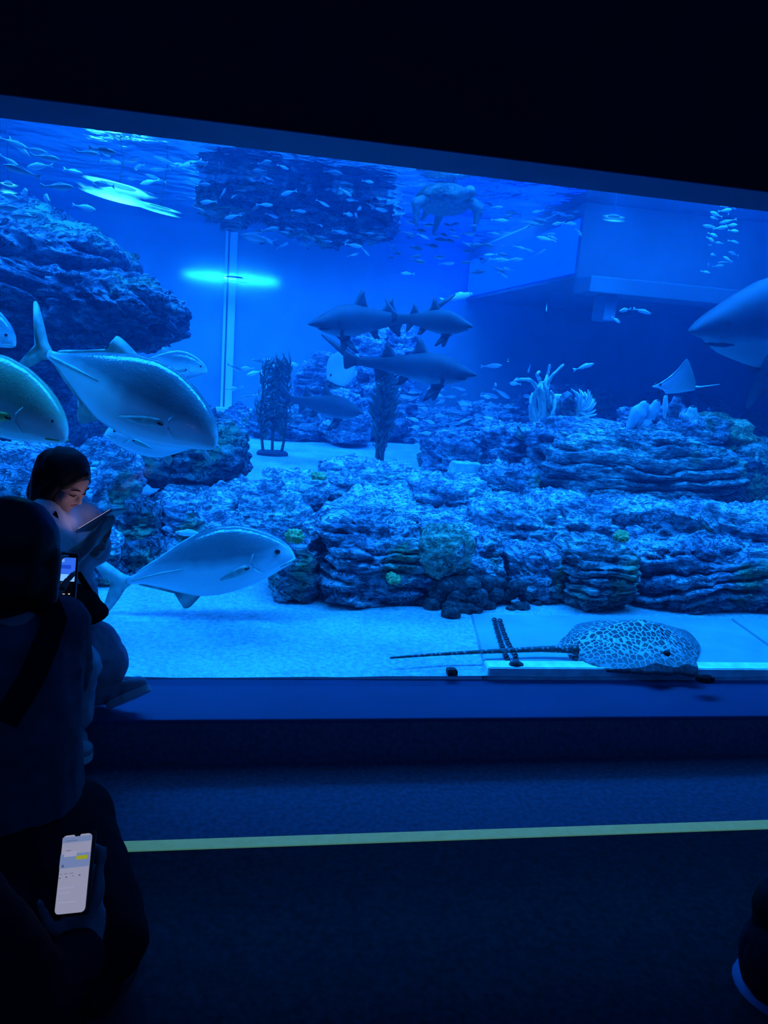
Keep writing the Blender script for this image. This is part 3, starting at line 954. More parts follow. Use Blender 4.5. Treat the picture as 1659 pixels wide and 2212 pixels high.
def trevally(label, nose, tail, skin=None, finm=None, bend=0.0, roll=0.0, dorsal_up=True, name='trevally', group=None):
    skin, finm = skin or M_gt, finm or M_gtfin
    L = (nose - tail).length
    root = empty(name)
    tag(root, label, 'fish', group)
    loft('body', GT_T, GT_B, GT_W, L, skin, root, bend=bend, pw=0.9)
    yb = lambda t: bend * (t - 0.35) ** 2 * (1 if t > 0.35 else -1)
    fin('tail_fin', [(.97, .02), (1.02, .05), (1.08, .13), (1.16, .215), (1.19, .20), (1.15, .12), (1.09, .03), (1.075, 0), (1.09, -.03), (1.15, -.11), (1.19, -.175), (1.16, -.18), (1.07, -.10), (1.02, -.04), (.97, -.02)],
        L, finm, root, 0.008, bend=bend)
    if dorsal_up:
        fin('dorsal_fin', [(.5, .185), (.53, .21), (.62, .245), (.67, .25), (.66, .20), (.69, .165), (.80, .11), (.95, .045), (.95, .02), (.75, .10), (.6, .15)], L, finm, root, 0.006, bend=bend)
    else:
        fin('dorsal_fin', [(.5, .185), (.56, .205), (.62, .185), (.70, .15), (.80, .105), (.95, .04), (.95, .02), (.75, .10), (.6, .15)], L, finm, root, 0.006, bend=bend)
    fin('anal_fin', [(.58, -.16), (.62, -.19), (.69, -.245), (.73, -.24), (.70, -.18), (.76, -.125), (.86, -.075), (.95, -.04), (.95, -.02), (.8, -.07), (.68, -.12)], L, finm, root, 0.006, bend=bend)
    for s in (-1, 1):
        fin('pectoral_fin', [(.265, -.03), (.28, -.008), (.36, -.03), (.50, -.095), (.47, -.10), (.36, -.085), (.28, -.06)], L, finm, root, 0.004, y0=s * 0.097, hinge=-0.035, yrot=s * 0.25)
        fin('pelvic_fin', [(.28, -.14), (.30, -.15), (.40, -.185), (.385, -.195), (.29, -.165)], L, finm, root, 0.004, y0=s * 0.03, hinge=-0.14, yrot=s * 0.5)
        d, F = cubesphere(6)
        quick('pectoral_spot', d * np.array([.022, .012, .012]) * L + np.array([(0.5 - .285) * L, s * .088 * L, -.035 * L]), F, M_spot, root)
        bm = bmesh.new()
        tube(bm, [((0.5 - .225) * L, s * .089 * L, .045 * L), ((0.5 - .245) * L, s * .0935 * L, .0 * L), ((0.5 - .235) * L, s * .089 * L, -.05 * L), ((0.5 - .195) * L, s * .076 * L, -.085 * L)], [.003 * L, .006 * L, .006 * L, .003 * L], 6)
        from_bm('gill_edge', bm, skin, root, True)
        bm = bmesh.new()
        tube(bm, [((0.5 - .65) * L, s * .071 * L + yb(.65) * L, .02 * L), ((0.5 - .8) * L, s * .040 * L + yb(.8) * L, .012 * L), ((0.5 - .97) * L, s * .018 * L + yb(.97) * L, 0)], [.002 * L, .007 * L, .006 * L], 6)
        from_bm('scute_row', bm, finm, root, True)
    bm = bmesh.new()
    tube(bm, [((0.5 - .085) * L, .056 * L, -.068 * L), ((0.5 - .03) * L, .036 * L, -.052 * L), ((0.5 - .0) * L, 0, -.044 * L), ((0.5 - .03) * L, -.036 * L, -.052 * L), ((0.5 - .085) * L, -.056 * L, -.068 * L)], [.004 * L, .007 * L, .008 * L, .007 * L, .004 * L], 6)
    from_bm('lip', bm, finm, root, True)
    blob_eye(root, L, .085, .028, .058, .017, M_eye)
    place_fish(root, nose, tail, roll)
    return root


trevally('huge silver trevally swimming to the right above the seated girl', PY(478, 946, 3.0), PY(80, 766, 3.18), bend=0.25, roll=0.05)
trevally('silver trevally gliding just above the sand to the right of the girl', PY(634, 1192, 3.30), PY(286, 1246, 3.42), bend=-0.2, dorsal_up=False)
trevally('golden green trevally cut by the left edge, nose beside the big trevally', PY(152, 934, 2.95), PY(-236, 760, 3.12), M_gold, M_goldfin, bend=0.1)
trevally('hazy trevally half hidden behind the shoulder of the big trevally', PY(448, 797, 5.2), PY(300, 782, 5.3), name='trevally')
trevally('hazy pale trevally facing left below the belly of the big trevally', PY(226, 932, 3.55), PY(430, 965, 3.7), dorsal_up=False)
trevally('pale trevally of which only the snout shows at the left edge', PY(36, 738, 3.8), PY(-180, 640, 3.9), dorsal_up=False)

# ---- sharks
SH_T = [(0, .0), (.03, .022), (.08, .042), (.16, .068), (.28, .092), (.4, .098), (.52, .082), (.66, .058), (.8, .04), (.92, .028), (1, .026)]
SH_B = [(0, -.008), (.04, -.022), (.085, -.03), (.10, -.05), (.16, -.066), (.28, -.085), (.42, -.085), (.55, -.068), (.7, -.047), (.85, -.03), (1, -.02)]
SH_T = [(a_, b_ * (1 + 0.45 * min(1, a_ / 0.25))) for a_, b_ in SH_T]
SH_B = [(a_, b_ * (1 + 0.40 * min(1, a_ / 0.25))) for a_, b_ in SH_B]
SH_W = [(0, .012), (.04, .035), (.1, .058), (.2, .078), (.32, .105), (.45, .095), (.6, .07), (.8, .03), (1, .014)]
M_shark = fish_mat('shark_skin', (0.045, 0.055, 0.06), (0.10, 0.12, 0.13), (0.30, 0.35, 0.35), -0.16, 0.10, 0.6, 0.3)
M_sharkfin = plain('shark_fin', (0.055, 0.065, 0.07), 0.6, 0.3, 20, 0.2, 0.002)


def shark(label, nose, tail, bend=0.0, roll=0.0):
    L = (nose - tail).length
    root = empty('shark')
    tag(root, label, 'shark')
    loft('body', SH_T, SH_B, SH_W, L, M_shark, root, nt=40, bend=bend)
    yb = lambda t: bend * (t - 0.35) ** 2 * (1 if t > 0.35 else -1)
    fin('tail_fin', [(.95, .026), (1.02, .05), (1.12, .11), (1.27, .20), (1.29, .19), (1.25, .15), (1.16, .075), (1.08, .01), (1.10, -.06), (1.08, -.075), (1.02, -.035), (.95, -.02)], L, M_sharkfin, root, 0.010, bend=bend)
    fin('first_dorsal_fin', [(.38, .10), (.44, .16), (.50, .25), (.53, .265), (.535, .20), (.55, .14), (.575, .08), (.5, .07)], L, M_sharkfin, root, 0.010, bend=bend)
    fin('second_dorsal_fin', [(.66, .055), (.71, .11), (.765, .18), (.79, .18), (.79, .12), (.82, .06), (.83, .04), (.75, .03)], L, M_sharkfin, root, 0.009, bend=bend)
    fin('anal_fin', [(.73, -.045), (.78, -.10), (.83, -.145), (.85, -.14), (.845, -.08), (.87, -.035), (.8, -.03)], L, M_sharkfin, root, 0.008, bend=bend)
    for s in (-1, 1):
        fin('pectoral_fin', [(.225, -.06), (.265, -.15), (.35, -.31), (.39, -.33), (.385, -.24), (.365, -.13), (.35, -.07), (.29, -.05)], L, M_sharkfin, root, 0.009, y0=s * 0.075, hinge=-0.06, yrot=s * 0.75)
        fin('pelvic_fin', [(.55, -.065), (.58, -.12), (.64, -.175), (.66, -.16), (.65, -.09), (.62, -.06)], L, M_sharkfin, root, 0.007, y0=s * 0.03 + yb(.6), hinge=-0.055, yrot=s * 0.5)
        for k in range(4):
            x = 0.5 - (.205 + .018 * k)
            bm = bmesh.new()
            yy = (0.076 + 0.002 * k)
            tube(bm, [(x * L, s * yy * L, .022 * L), ((x - .004) * L, s * (yy + .002) * L, 0), (x * L, s * (yy - .002) * L, -.03 * L)], [.001 * L, .0028 * L, .001 * L], 5)
            from_bm('gill_slit', bm, M_spot, root, True)
    bm = bmesh.new()
    tube(bm, [((0.5 - .15) * L, .052 * L, -.040 * L), ((0.5 - .095) * L, .030 * L, -.044 * L), ((0.5 - .082) * L, 0, -.040 * L), ((0.5 - .095) * L, -.030 * L, -.044 * L), ((0.5 - .15) * L, -.052 * L, -.040 * L)], [.003 * L, .007 * L, .007 * L, .007 * L, .003 * L], 6)
    from_bm('mouth', bm, M_spot, root, True)
    blob_eye(root, L, .085, .010, .047, .008, M_eye)
    place_fish(root, nose, tail, roll)
    return root


shark('dark shark facing left with raised dorsal fin, upper of the centre group', PY(672, 700, 6.4), PY(880, 688, 6.9), bend=0.35)
shark('dark shark facing right with an open mouth, above the long snouted one', PY(1026, 706, 5.9), PY(846, 684, 6.35), bend=0.35)
shark('dark shark facing right under the other two, tail by the pale round fish', PY(1028, 810, 6.4), PY(786, 782, 7.0), bend=-0.3)
shark('dark hazy shark cruising low behind the two kelp plants', PY(790, 892, 7.6), PY(612, 862, 8.0), bend=0.5)
shark('big dark shark entering at the right edge, snout to the left', PY(1492, 712, 5.6), PY(1980, 690, 6.4), bend=0.0)

# ---- round pale fish
M_pale = fish_mat('pale_fish_skin', (0.55, 0.62, 0.66), (0.75, 0.82, 0.84), (0.9, 0.95, 0.95), -0.2, 0.25, 0.4, 0.4)
M_palefin = plain('pale_fin', (0.72, 0.80, 0.82), 0.5, 0.3, 30, 0.15, 0.001)


def disc_fish(label, nose, tail, mat, finm, roll=0.0):
    L = (nose - tail).length
    root = empty('disc_fish')
    tag(root, label, 'fish')
    T = [(0, .0), (.06, .13), (.15, .28), (.3, .42), (.45, .47), (.6, .45), (.75, .36), (.88, .2), (1, .06)]
    B = [(a_, -b_ * 0.95 - 0.01) for a_, b_ in T]
    loft('body', T, B, [(0, .03), (.1, .07), (.3, .12), (.5, .12), (.7, .08), (.9, .03), (1, .02)], L, mat, root)
    fin('tail_fin', [(.97, .06), (1.1, .12), (1.16, .13), (1.13, 0), (1.16, -.13), (1.1, -.12), (.97, -.06)], L, finm, root, .01)
    fin('dorsal_fin', [(.5, .44), (.7, .46), (.85, .42), (.9, .25), (.7, .36)], L, finm, root, .01)
    fin('anal_fin', [(.5, -.42), (.7, -.44), (.85, -.40), (.9, -.23), (.7, -.34)], L, finm, root, .01)
    blob_eye(root, L, .12, .05, .085, .03, M_eye)
    place_fish(root, nose, tail, roll)
    return root


disc_fish('round pale fish hovering left of the lowest shark in the centre', PY(706, 818, 8.4), PY(768, 776, 8.5), M_pale, M_palefin)


# ---- single smaller fish
SM_T = [(0, 0), (.05, .04), (.15, .085), (.3, .115), (.45, .115), (.6, .09), (.8, .045), (.93, .022), (1, .025)]
SM_B = [(a_, -b_ * 1.05) for a_, b_ in SM_T]
SM_W = [(0, .012), (.1, .045), (.25, .065), (.45, .062), (.7, .035), (1, .01)]
M_small = fish_mat('small_fish_silver', (0.10, 0.14, 0.16), (0.28, 0.34, 0.36), (0.62, 0.68, 0.68), -0.02, 0.03, 0.3, 0.6)
M_smallpale = fish_mat('small_fish_pale', (0.45, 0.52, 0.55), (0.66, 0.74, 0.76), (0.92, 0.96, 0.96), -0.02, 0.03, 0.3, 0.6)
M_smalldark = fish_mat('small_fish_dark', (0.05, 0.06, 0.07), (0.10, 0.12, 0.13), (0.30, 0.34, 0.34), -0.04, 0.05, 0.4, 0.4)


def reef_fish(label, nose, tail, mat, finm, deep=1.0, name='reef_fish', roll=0.0):
    L = (nose - tail).length
    root = empty(name)
    tag(root, label, 'fish')
    T = [(a_, b_ * deep) for a_, b_ in SM_T]
    B = [(a_, b_ * deep) for a_, b_ in SM_B]
    loft('body', T, B, SM_W, L, mat, root, nt=24, ns=14)
    fin('tail_fin', [(.96, .025), (1.05, .07), (1.17, .13), (1.10, 0), (1.17, -.13), (1.05, -.07), (.96, -.025)], L, finm, root, .008)
    fin('dorsal_fin', [(.28, .10 * deep), (.4, .115 * deep + .05), (.6, .09 * deep + .05), (.8, .045 * deep + .02), (.85, .03 * deep), (.5, .08 * deep)], L, finm, root, .007)
    fin('anal_fin', [(.55, -.09 * deep), (.65, -.09 * deep - .05), (.82, -.04 * deep - .01), (.7, -.04 * deep)], L, finm, root, .007)
    blob_eye(root, L, .1, .02, .045, .018, M_eye)
    place_fish(root, nose, tail, roll)
    return root


singles = [
    ((520, 508), (590, 522), 7.2, M_smalldark, M_gtdark, 1.3, 'dark stout fish swimming left just right of the pale column top'),
    ((1022, 634), (960, 648), 6.9, M_smallpale, M_palefin, 0.9, 'slim pale fish above the snout of the right facing shark'),
    ((866, 590), (892, 592), 7.4, M_smallpale, M_palefin, 0.9, 'little silver fish in the open water above the sharks'),
    ((1338, 672), (1360, 668), 5.8, M_smallpale, M_palefin, 1.0, 'small bright fish nose to tail in front of another below the bulkhead'),
    ((1407, 678), (1372, 668), 5.8, M_smallpale, M_palefin, 0.9, 'small bright fish heading right and down below the bulkhead'),
    ((1340, 698), (1324, 686), 5.9, M_smallpale, M_palefin, 1.2, 'tiny pale fish pointing down left of the bright pair under the bulkhead'),
    ((1180, 673), (1181, 657), 7.0, M_smallpale, M_palefin, 1.0, 'tiny pale fish standing upright below the lit blue window'),
    ((1284, 785), (1244, 798), 6.4, M_smallpale, M_palefin, 0.9, 'slim pale fish tilted upwards above the feathery coral'),
    ((1292, 922), (1226, 908), 5.7, M_small, M_gtfin, 1.8, 'stout silvery fish behind the dark post left of the layered rock'),
    ((1534, 590), (1516, 586), 6.0, M_smallpale, M_palefin, 1.2, 'small bright fish at the foot of the right hand shoal'),
    ((378, 1150), (440, 1154), 3.9, M_smallpale, M_palefin, 0.9, 'slim white fish just above the back of the low trevally'),
    ((812, 795), (843, 800), 8.8, M_smallpale, M_palefin, 1.5, 'small pale fish close to the tail of the lowest shark'),
    ((64, 338), (24, 304), 6.0, M_small, M_gtfin, 0.9, 'silver fish with a bright tail at the upper left corner of the window'),
    ((178, 374), (142, 366), 6.2, M_smallpale, M_palefin, 0.7, 'thin bright fish just above the crag and left of the cyan glow'),
    ((70, 470), (46, 462), 5.6, M_smallpale, M_palefin, 1.4, 'little pale fish in front of the dark face of the crag'),
    ((1160, 1200), (1200, 1190), 4.0, M_smalldark, M_gtdark, 1.4, 'dark little fish over the pale rubble right of the green boulder'),
]
for (n_, t__, Y, m, fm, dp, lab) in singles:
    reef_fish(lab, PY(*n_, Y), PY(*t__, Y + 0.05), m, fm, dp)


# ---- shoals: one mesh per size, copied
def small_fish_mesh(name, L, mat, deep=1.0):
    o = loft(name, [(a_, b_ * deep) for a_, b_ in SM_T], [(a_, b_ * deep) for a_, b_ in SM_B], SM_W, L, mat, None, nt=14, ns=8)
    me = o.data
    f_ = fin('f', [(.96, .025), (1.15, .12), (1.08, 0), (1.15, -.12), (.96, -.025)], L, None, None, .008)
    bm = bmesh.new()
    bm.from_mesh(me)
    bm.from_mesh(f_.data)
    f2 = fin('f', [(.3, .09 * deep), (.42, .12 * deep + .035), (.7, .06 * deep + .03), (.8, .03), (.5, .06)], L, None, None, .008)
    bm.from_mesh(f2.data)
    bm.to_mesh(me)
    bm.free()
    me.polygons.foreach_set('use_smooth', [True] * len(me.polygons))
    for x in (o, f_, f2): bpy.data.objects.remove(x)
    return me


ME = [small_fish_mesh('shoal_fish_a', 0.17, M_small), small_fish_mesh('shoal_fish_b', 0.15, M_smallpale, 1.2), small_fish_mesh('shoal_fish_c', 0.16, M_smalldark, 1.25)]


def shoal(n, region, Y0, Y1, label, group, kinds=(0, 1), heading=0.0, spread=0.5, seed=1, smin=0.8, smax=1.25, flip=0.3, shape=None):
    rnd = random.Random(seed)
    x0, y0, x1, y1 = region
    pts = []
    k = 0
    tries = 0
    while k < n and tries < n * 60:
        tries += 1
        x, y = rnd.uniform(x0, x1), rnd.uniform(y0, y1)
        if shape and not shape(x, y): continue
        if any(abs(x - a) < 14 and abs(y - b) < 7 for a, b in pts): continue
        p = PY(x, y, rnd.uniform(Y0, Y1))
        if p.z > SURF - 0.05: continue
        pts.append((x, y))
        o = bpy.data.objects.new('shoal_fish', ME[rnd.choice(kinds)])
        C.objects.link(o)
        o.location = p
        h = heading + rnd.gauss(0, spread) + (PI if rnd.random() < flip else 0)
        o.rotation_euler = (rnd.gauss(0, 0.1), rnd.gauss(0, 0.18), h)
        s = rnd.uniform(smin, smax)
        o.scale = (s, s, s)
        tag(o, label, 'fish', group)
        k += 1


shoal(64, (885, 835, 1065, 975), 7.6, 9.4, 'small silver fish in the dense shoal under the long snouted shark', 'shoal below the lowest shark', seed=3, kinds=(0, 0, 1), smin=0.7, smax=1.1, shape=lambda x, y: y > 830 + abs(x - 960) * 0.25)
shoal(34, (1020, 430, 1255, 600), 6.6, 7.6, 'small silver fish in the shoal left of the lit blue window', 'shoal beside the blue window', seed=4, kinds=(0, 0, 2), smin=0.6, smax=1.0, shape=lambda x, y: y > 430 + (x - 1020) * 0.12 and y < 600 - (x - 1100) * 0.6)
shoal(60, (560, 470, 1040, 575), 6.8, 8.2, 'small fish in the long band below the surface rocks', 'band of small fish under the surface rocks', kinds=(0, 2, 2), seed=5, smin=0.5, smax=0.95, shape=lambda x, y: y > 480 + max(0, 700 - x) * 0.06 and y < 530 + (x - 560) * 0.11)
shoal(44, (430, 330, 900, 470), 6.6, 7.9, 'small fish crowding round the dark rocks at the water surface', 'fish around the surface rocks', kinds=(0, 2), seed=6, spread=0.9, smin=0.5, smax=0.95, shape=lambda x, y: y > 330 + (x - 430) * 0.13)
shoal(16, (5, 300, 235, 470), 5.2, 6.0, 'silvery fish near the surface in front of the top of the crag', 'fish in front of the crag top', kinds=(0, 1), seed=7, smin=0.8, smax=1.2)
shoal(18, (500, 775, 650, 860), 8.8, 10.0, 'small pale fish swimming around the left kelp plant', 'fish by the left kelp', kinds=(1, 1, 0), seed=8)
shoal(22, (1530, 440, 1590, 580), 6.0, 6.6, 'small pale fish in the loose column at the far right', 'column of fish at the right', kinds=(1, 0), seed=9, smin=0.5, smax=0.8)
shoal(10, (1060, 790, 1150, 880), 7.4, 8.4, 'small pale fish between the shoal and the branching coral', 'fish left of the branching coral', kinds=(1, 0), seed=10, smin=0.8, smax=1.3, spread=1.0)
shoal(12, (200, 310, 420, 400), 6.8, 7.4, 'small fish above the bright cyan glow at the surface', 'fish above the cyan lamp', kinds=(0, 1), seed=11)

# ---- spotted stingray on the slab
ZR = ZS + 0.010
outl = [(1226, 1404), (1206, 1396), (1210, 1384), (1238, 1360), (1254, 1346), (1300, 1343), (1380, 1345), (1440, 1352), (1480, 1366), (1512, 1394), (1504, 1428), (1505, 1456), (1466, 1451), (1424, 1457), (1380, 1450), (1300, 1444), (1262, 1432), (1230, 1414)]
P_ = [PZ(x, y, ZR) for x, y in outl]
P_ = np.array([[p.x, p.y] for p in P_])
n = len(P_)
D = []
for i in range(n):
    p0, p1, p2, p3 = P_[i - 1], P_[i], P_[(i + 1) % n], P_[(i + 2) % n]
    for s in np.linspace(0, 1, 6, endpoint=False):
        D.append(0.5 * (2 * p1 + (p2 - p0) * s + (2 * p0 - 5 * p1 + 4 * p2 - p3) * s * s + (3 * p1 - p0 - 3 * p2 + p3) * s ** 3))
D = np.array(D)
cen = np.array(PZ(1372, 1398, ZR))[:2]
m = len(D)
V, F = [], []
ss = [1.0, 0.97, 0.92, 0.84, 0.74, 0.62, 0.48, 0.34, 0.2, 0.08]
loc0 = Vector((cen[0], cen[1], ZR))
for k, s in enumerate(ss):
    for i in range(m):
        q = (D[i] - cen) * s
        edge = 0.012 * math.sin(i * 0.42) * max(0, (s - 0.6) / 0.4) ** 2
        z = 0.085 * (1 - s * s) ** 1.3 + 0.010 * (1 - s ** 6) + max(0, edge)
        z += 0.03 * math.exp(-((q[0] - 0.02) / 0.20) ** 2 - (q[1] / 0.07) ** 2) * (1 - s)
        V.append((q[0], q[1], z))
for k in range(len(ss) - 1):
    for i in range(m):
        j = (i + 1) % m
        F.append((k * m + i, k * m + j, (k + 1) * m + j, (k + 1) * m + i))
V.append((0, 0, 0.125))
F += [((len(ss) - 1) * m + i, (len(ss) - 1) * m + (i + 1) % m, len(V) - 1) for i in range(m)]
nb = len(V)
V += [(v[0], v[1], v[2] - 0.012 if True else 0) for v in V[:m]]
V.append((0, 0, 0.0))
for i in range(m):
    j = (i + 1) % m
    F.append((j, i, nb + i, nb + j))
    F.append((nb + j, nb + i, nb + m))
t = NT('honeycomb_ray_skin')
tc = t.n('ShaderNodeTexCoord')
nz = t.n('ShaderNodeTexNoise', i={'Vector': tc.outputs['Object'], 'Scale': 10.0, 'Detail': 2.0})
wr = t.n('ShaderNodeMix', data_type='RGBA', blend_type='ADD')
wr.inputs[0].default_value = 0.02
t.link(tc.outputs['Object'], wr.inputs[6])
t.link(nz.outputs[1], wr.inputs[7])
mp = t.n('ShaderNodeMapping', i={'Vector': wr.outputs[2], 'Scale': (1, 0.9, 0.3)})
ve = t.n('ShaderNodeTexVoronoi', feature='DISTANCE_TO_EDGE', i={'Vector': mp.outputs[0], 'Scale': 44.0, 'Randomness': 0.85})
vf = t.n('ShaderNodeTexVoronoi', i={'Vector': mp.outputs[0], 'Scale': 44.0, 'Randomness': 0.85})
net = t.ramp(ve.outputs[0], [(0.0, (1, 1, 1)), (0.055, (0.9, 0.9, 0.9)), (0.12, (0, 0, 0))])
ctr = t.ramp(vf.outputs[0], [(0.0, (0.3, 0.3, 0.3)), (0.10, (0.2, 0.2, 0.2)), (0.2, (0, 0, 0))])
mxm = t.n('ShaderNodeMath', operation='MAXIMUM', i={0: net, 1: ctr})
# the net fades out towards the rim and the snout
sp = t.n('ShaderNodeVectorMath', operation='LENGTH', i={0: t.n('ShaderNodeMapping', i={'Vector': tc.outputs['Object'], 'Scale': (2.2, 3.4, 0.0), 'Location': (0.14, 0.03, 0)}).outputs[0]})
fade = t.ramp(sp.outputs['Value'], [(0.45, (1, 1, 1)), (0.95, (0.12, 0.12, 0.12))])
fm_ = t.n('ShaderNodeMath', operation='MULTIPLY', i={0: mxm.outputs[0], 1: fade})
base = t.ramp(sp.outputs['Value'], [(0.45, (0.015, 0.026, 0.028)), (0.9, (0.085, 0.12, 0.125))])
mx = t.n('ShaderNodeMix', data_type='RGBA')
t.link(fm_.outputs[0], mx.inputs[0])
t.link(base, mx.inputs[6])
mx.inputs[7].default_value = (0.42, 0.56, 0.56, 1)
M_ray = t.principled(mx.outputs[2], 0.55, 0.35)
rr = empty('stingray', loc0)
tag(rr, 'large stingray with a honeycomb pattern and a very long tail lying on the slab', 'stingray')
mesh('body', V, F, M_ray, rr)
tp = [(1250, 1402, .035), (1228, 1402, .03), (1170, 1402, .026), (1100, 1405, .024), (1000, 1410, .02), (920, 1415, .016), (843, 1421, .012)]
pts = [PZ(x, y, ZR + z) - loc0 + Vector((0, 0, 0)) for x, y, z in tp]
bm = bmesh.new()
tube(bm, pts, [.022, .017, .012, .010, .0075, .006, .004], 10)
t = NT('ray_tail_skin')
tc = t.n('ShaderNodeTexCoord')
ve = t.n('ShaderNodeTexVoronoi', i={'Vector': tc.outputs['Object'], 'Scale': 60.0})
M_rtail = t.principled(t.ramp(ve.outputs[0], [(0.2, (0.30, 0.36, 0.36)), (0.45, (0.06, 0.075, 0.08))]), 0.6, 0.3)
from_bm('tail', bm, M_rtail, rr, True)
for (x, y) in ((1455, 1384), (1440, 1412)):
    q = PZ(x, y, ZR + 0.045) - loc0
    d, FF = cubesphere(8)
    quick('eye', d * np.array([0.017, 0.011, 0.013]) + np.array(q), FF, M_spot, rr)
    quick('spiracle', d * np.array([0.012, 0.007, 0.006]) + np.array(q) + np.array([-0.03, 0, -0.003]), FF, M_spot, rr)

# ---- white eagle ray in mid-water at the right
er = empty('eagle_ray', PY(1460, 830, 6.2))
tag(er, 'white bellied eagle ray banking with one pointed wing raised at the right', 'eagle ray')
M_er = fish_mat('eagle_ray_skin', (0.62, 0.70, 0.72), (0.78, 0.85, 0.86), (0.92, 0.96, 0.96), -0.2, 0.4, 0.5, 0.3)
base = PY(1460, 830, 6.2)
wing = [(1411, 835), (1430, 826), (1450, 812), (1466, 796), (1476, 782), (1484, 775), (1490, 784), (1497, 803), (1503, 826), (1502, 836)]
up = [PY(x, y, 6.2 - 0.25 * (836 - y) / 60.0) - base for x, y in wing]
dn = [Vector((v.x, v.y + 0.9 * (0.02 + abs(v.z - up[0].z)), up[0].z - 0.22 * abs(v.z - up[0].z))) for v in up]
V, F = [], []
k = len(up)
cl_ = [Vector((up[0].x + (up[-1].x - up[0].x) * i / (k - 1), 0.0, up[0].z)) for i in range(k)]
thick = [0.012, 0.03, 0.045, 0.055, 0.055, 0.05, 0.045, 0.035, 0.025, 0.012]
rows = []
for i in range(k):
    row = []
    for (edge_, side) in ((up[i], 1),):
        for s in (1.0, 0.7, 0.4, 0.15):
            row.append((cl_[i].lerp(edge_, s), thick[i] * (1 - s) ** 0.6))
    for s in (0.15, 0.4, 0.7, 1.0):
        row.append((cl_[i].lerp(dn[i], s), thick[i] * (1 - s) ** 0.6))
    rows.append(row)
w8 = len(rows[0])
for sg in (-1, 1):
    for row in rows:
        for (p_, th_) in row: V.append((p_.x, p_.y + sg * th_ - 0.002 * sg, p_.z + sg * th_ * 0.4))
off = k * w8
for i in range(k - 1):
    for j in range(w8 - 1):
        a = i * w8 + j
        F.append((a, a + 1, a + w8 + 1, a + w8))
        F.append((off + a, off + a + w8, off + a + w8 + 1, off + a + 1))
for i in range(k - 1):
    for j in (0, w8 - 1):
        a = i * w8 + j
        F.append((a, a + w8, off + a + w8, off + a))
for j in range(w8 - 1):
    for i in (0, k - 1):
        a = i * w8 + j
        F.append((a, off + a, off + a + 1, a + 1))
mesh('body', V, F, M_er, er)
bm = bmesh.new()
tube(bm, [cl_[-1] + Vector((-0.02, 0, 0.02)), cl_[-1] + Vector((0.06, 0.02, 0.025)), cl_[-1] + Vector((0.42, 0.3, 0.06))], [0.014, 0.008, 0.003], 8)
from_bm('tail', bm, M_er, er, True)
blob_eye(er, 1.0, 0.5 - cl_[1].x, cl_[1].z + 0.02, 0.04, 0.012, M_eye)

# ------------------------------------------------------------------ bodies grown from tapered limbs into one skin
def capsule(bm, p0, r0, p1, r1, seg=14, rings=5):
    p0, p1 = Vector(p0), Vector(p1)
    ax = (p1 - p0)
    ln = ax.length
    ax = ax.normalized() if ln > 1e-6 else Vector((0, 0, 1))
    a = ax.orthogonal().normalized()
    b = ax.cross(a)
    R = []
    for k in range(rings):
        u = -PI / 2 + PI / 2 * k / rings
        R.append((p0 + ax * (math.sin(u) * r0), math.cos(u) * r0))
    for k in range(rings + 1):
        u = PI / 2 * k / rings
        R.append((p1 + ax * (math.sin(u) * r1), math.cos(u) * r1))
    prev = None
    first = bm.verts.new(R[0][0])
    for c_, r in R[1:-1]:
        cur = [bm.verts.new(c_ + (a * math.cos(2 * PI * i / seg) + b * math.sin(2 * PI * i / seg)) * r) for i in range(seg)]
        for i in range(seg):
            j = (i + 1) % seg
            if prev is None: bm.faces.new((first, cur[j], cur[i]))
            else: bm.faces.new((prev[i], prev[j], cur[j], cur[i]))
        prev = cur
    last = bm.verts.new(R[-1][0])
    for i in range(seg): bm.faces.new((prev[i], prev[(i + 1) % seg], last))


def ellip(bm, c, r, rot=None, n=10):
    d, F = cubesphere(n)
    M = rot or Matrix.Identity(3)
    vs = [bm.verts.new(Vector(c) + M @ Vector((p[0] * r[0], p[1] * r[1], p[2] * r[2]))) for p in d]
    for f in F: bm.faces.new([vs[i] for i in f])


def grow(name, shapes, vox, mat, parent=None, smooth=6, wrinkle=0.0, seed=1):
    """shapes: ('c', p0, r0, p1, r1) limbs and ('e', centre, radii[, rotation]) masses, fused into one continuous surface"""
    bm = bmesh.new()
    for s in shapes:
        if s[0] == 'c': capsule(bm, *s[1:])
        else: ellip(bm, *s[1:])
    bmesh.ops.recalc_face_normals(bm, faces=bm.faces)
    me = bpy.data.meshes.new(name + '_src')
    bm.to_mesh(me)
    bm.free()
    o = bpy.data.objects.new(name + '_src', me)
    C.objects.link(o)
    m_ = o.modifiers.new('r', 'REMESH')
    m_.mode = 'VOXEL'
    m_.voxel_size = vox
    m_.use_smooth_shade = True
    if smooth:
        s_ = o.modifiers.new('s', 'SMOOTH')
        s_.factor = 0.5
        s_.iterations = smooth
    dg = bpy.context.evaluated_depsgraph_get()
    me2 = bpy.data.meshes.new_from_object(o.evaluated_get(dg))
    me2.name = name
    bpy.data.objects.remove(o)
    bpy.data.meshes.remove(me)
    if wrinkle:
        n = len(me2.vertices)
        co = np.empty(n * 3, np.float32)
        me2.vertices.foreach_get('co', co)
        co = co.reshape(-1, 3)
        no = np.empty(n * 3, np.float32)
        me2.vertices.foreach_get('normal', no)
        no = no.reshape(-1, 3)
        q = co.astype(float) * np.array([14, 14, 7.0])
        dsp = wrinkle * fbm(q, 3, seed, 0.55, ridged=True)
        co = co + no * dsp[:, None]
        me2.vertices.foreach_set('co', co.astype(np.float32).ravel())
        me2.update()
    me2.materials.clear()
    return link(name, me2, mat, parent)


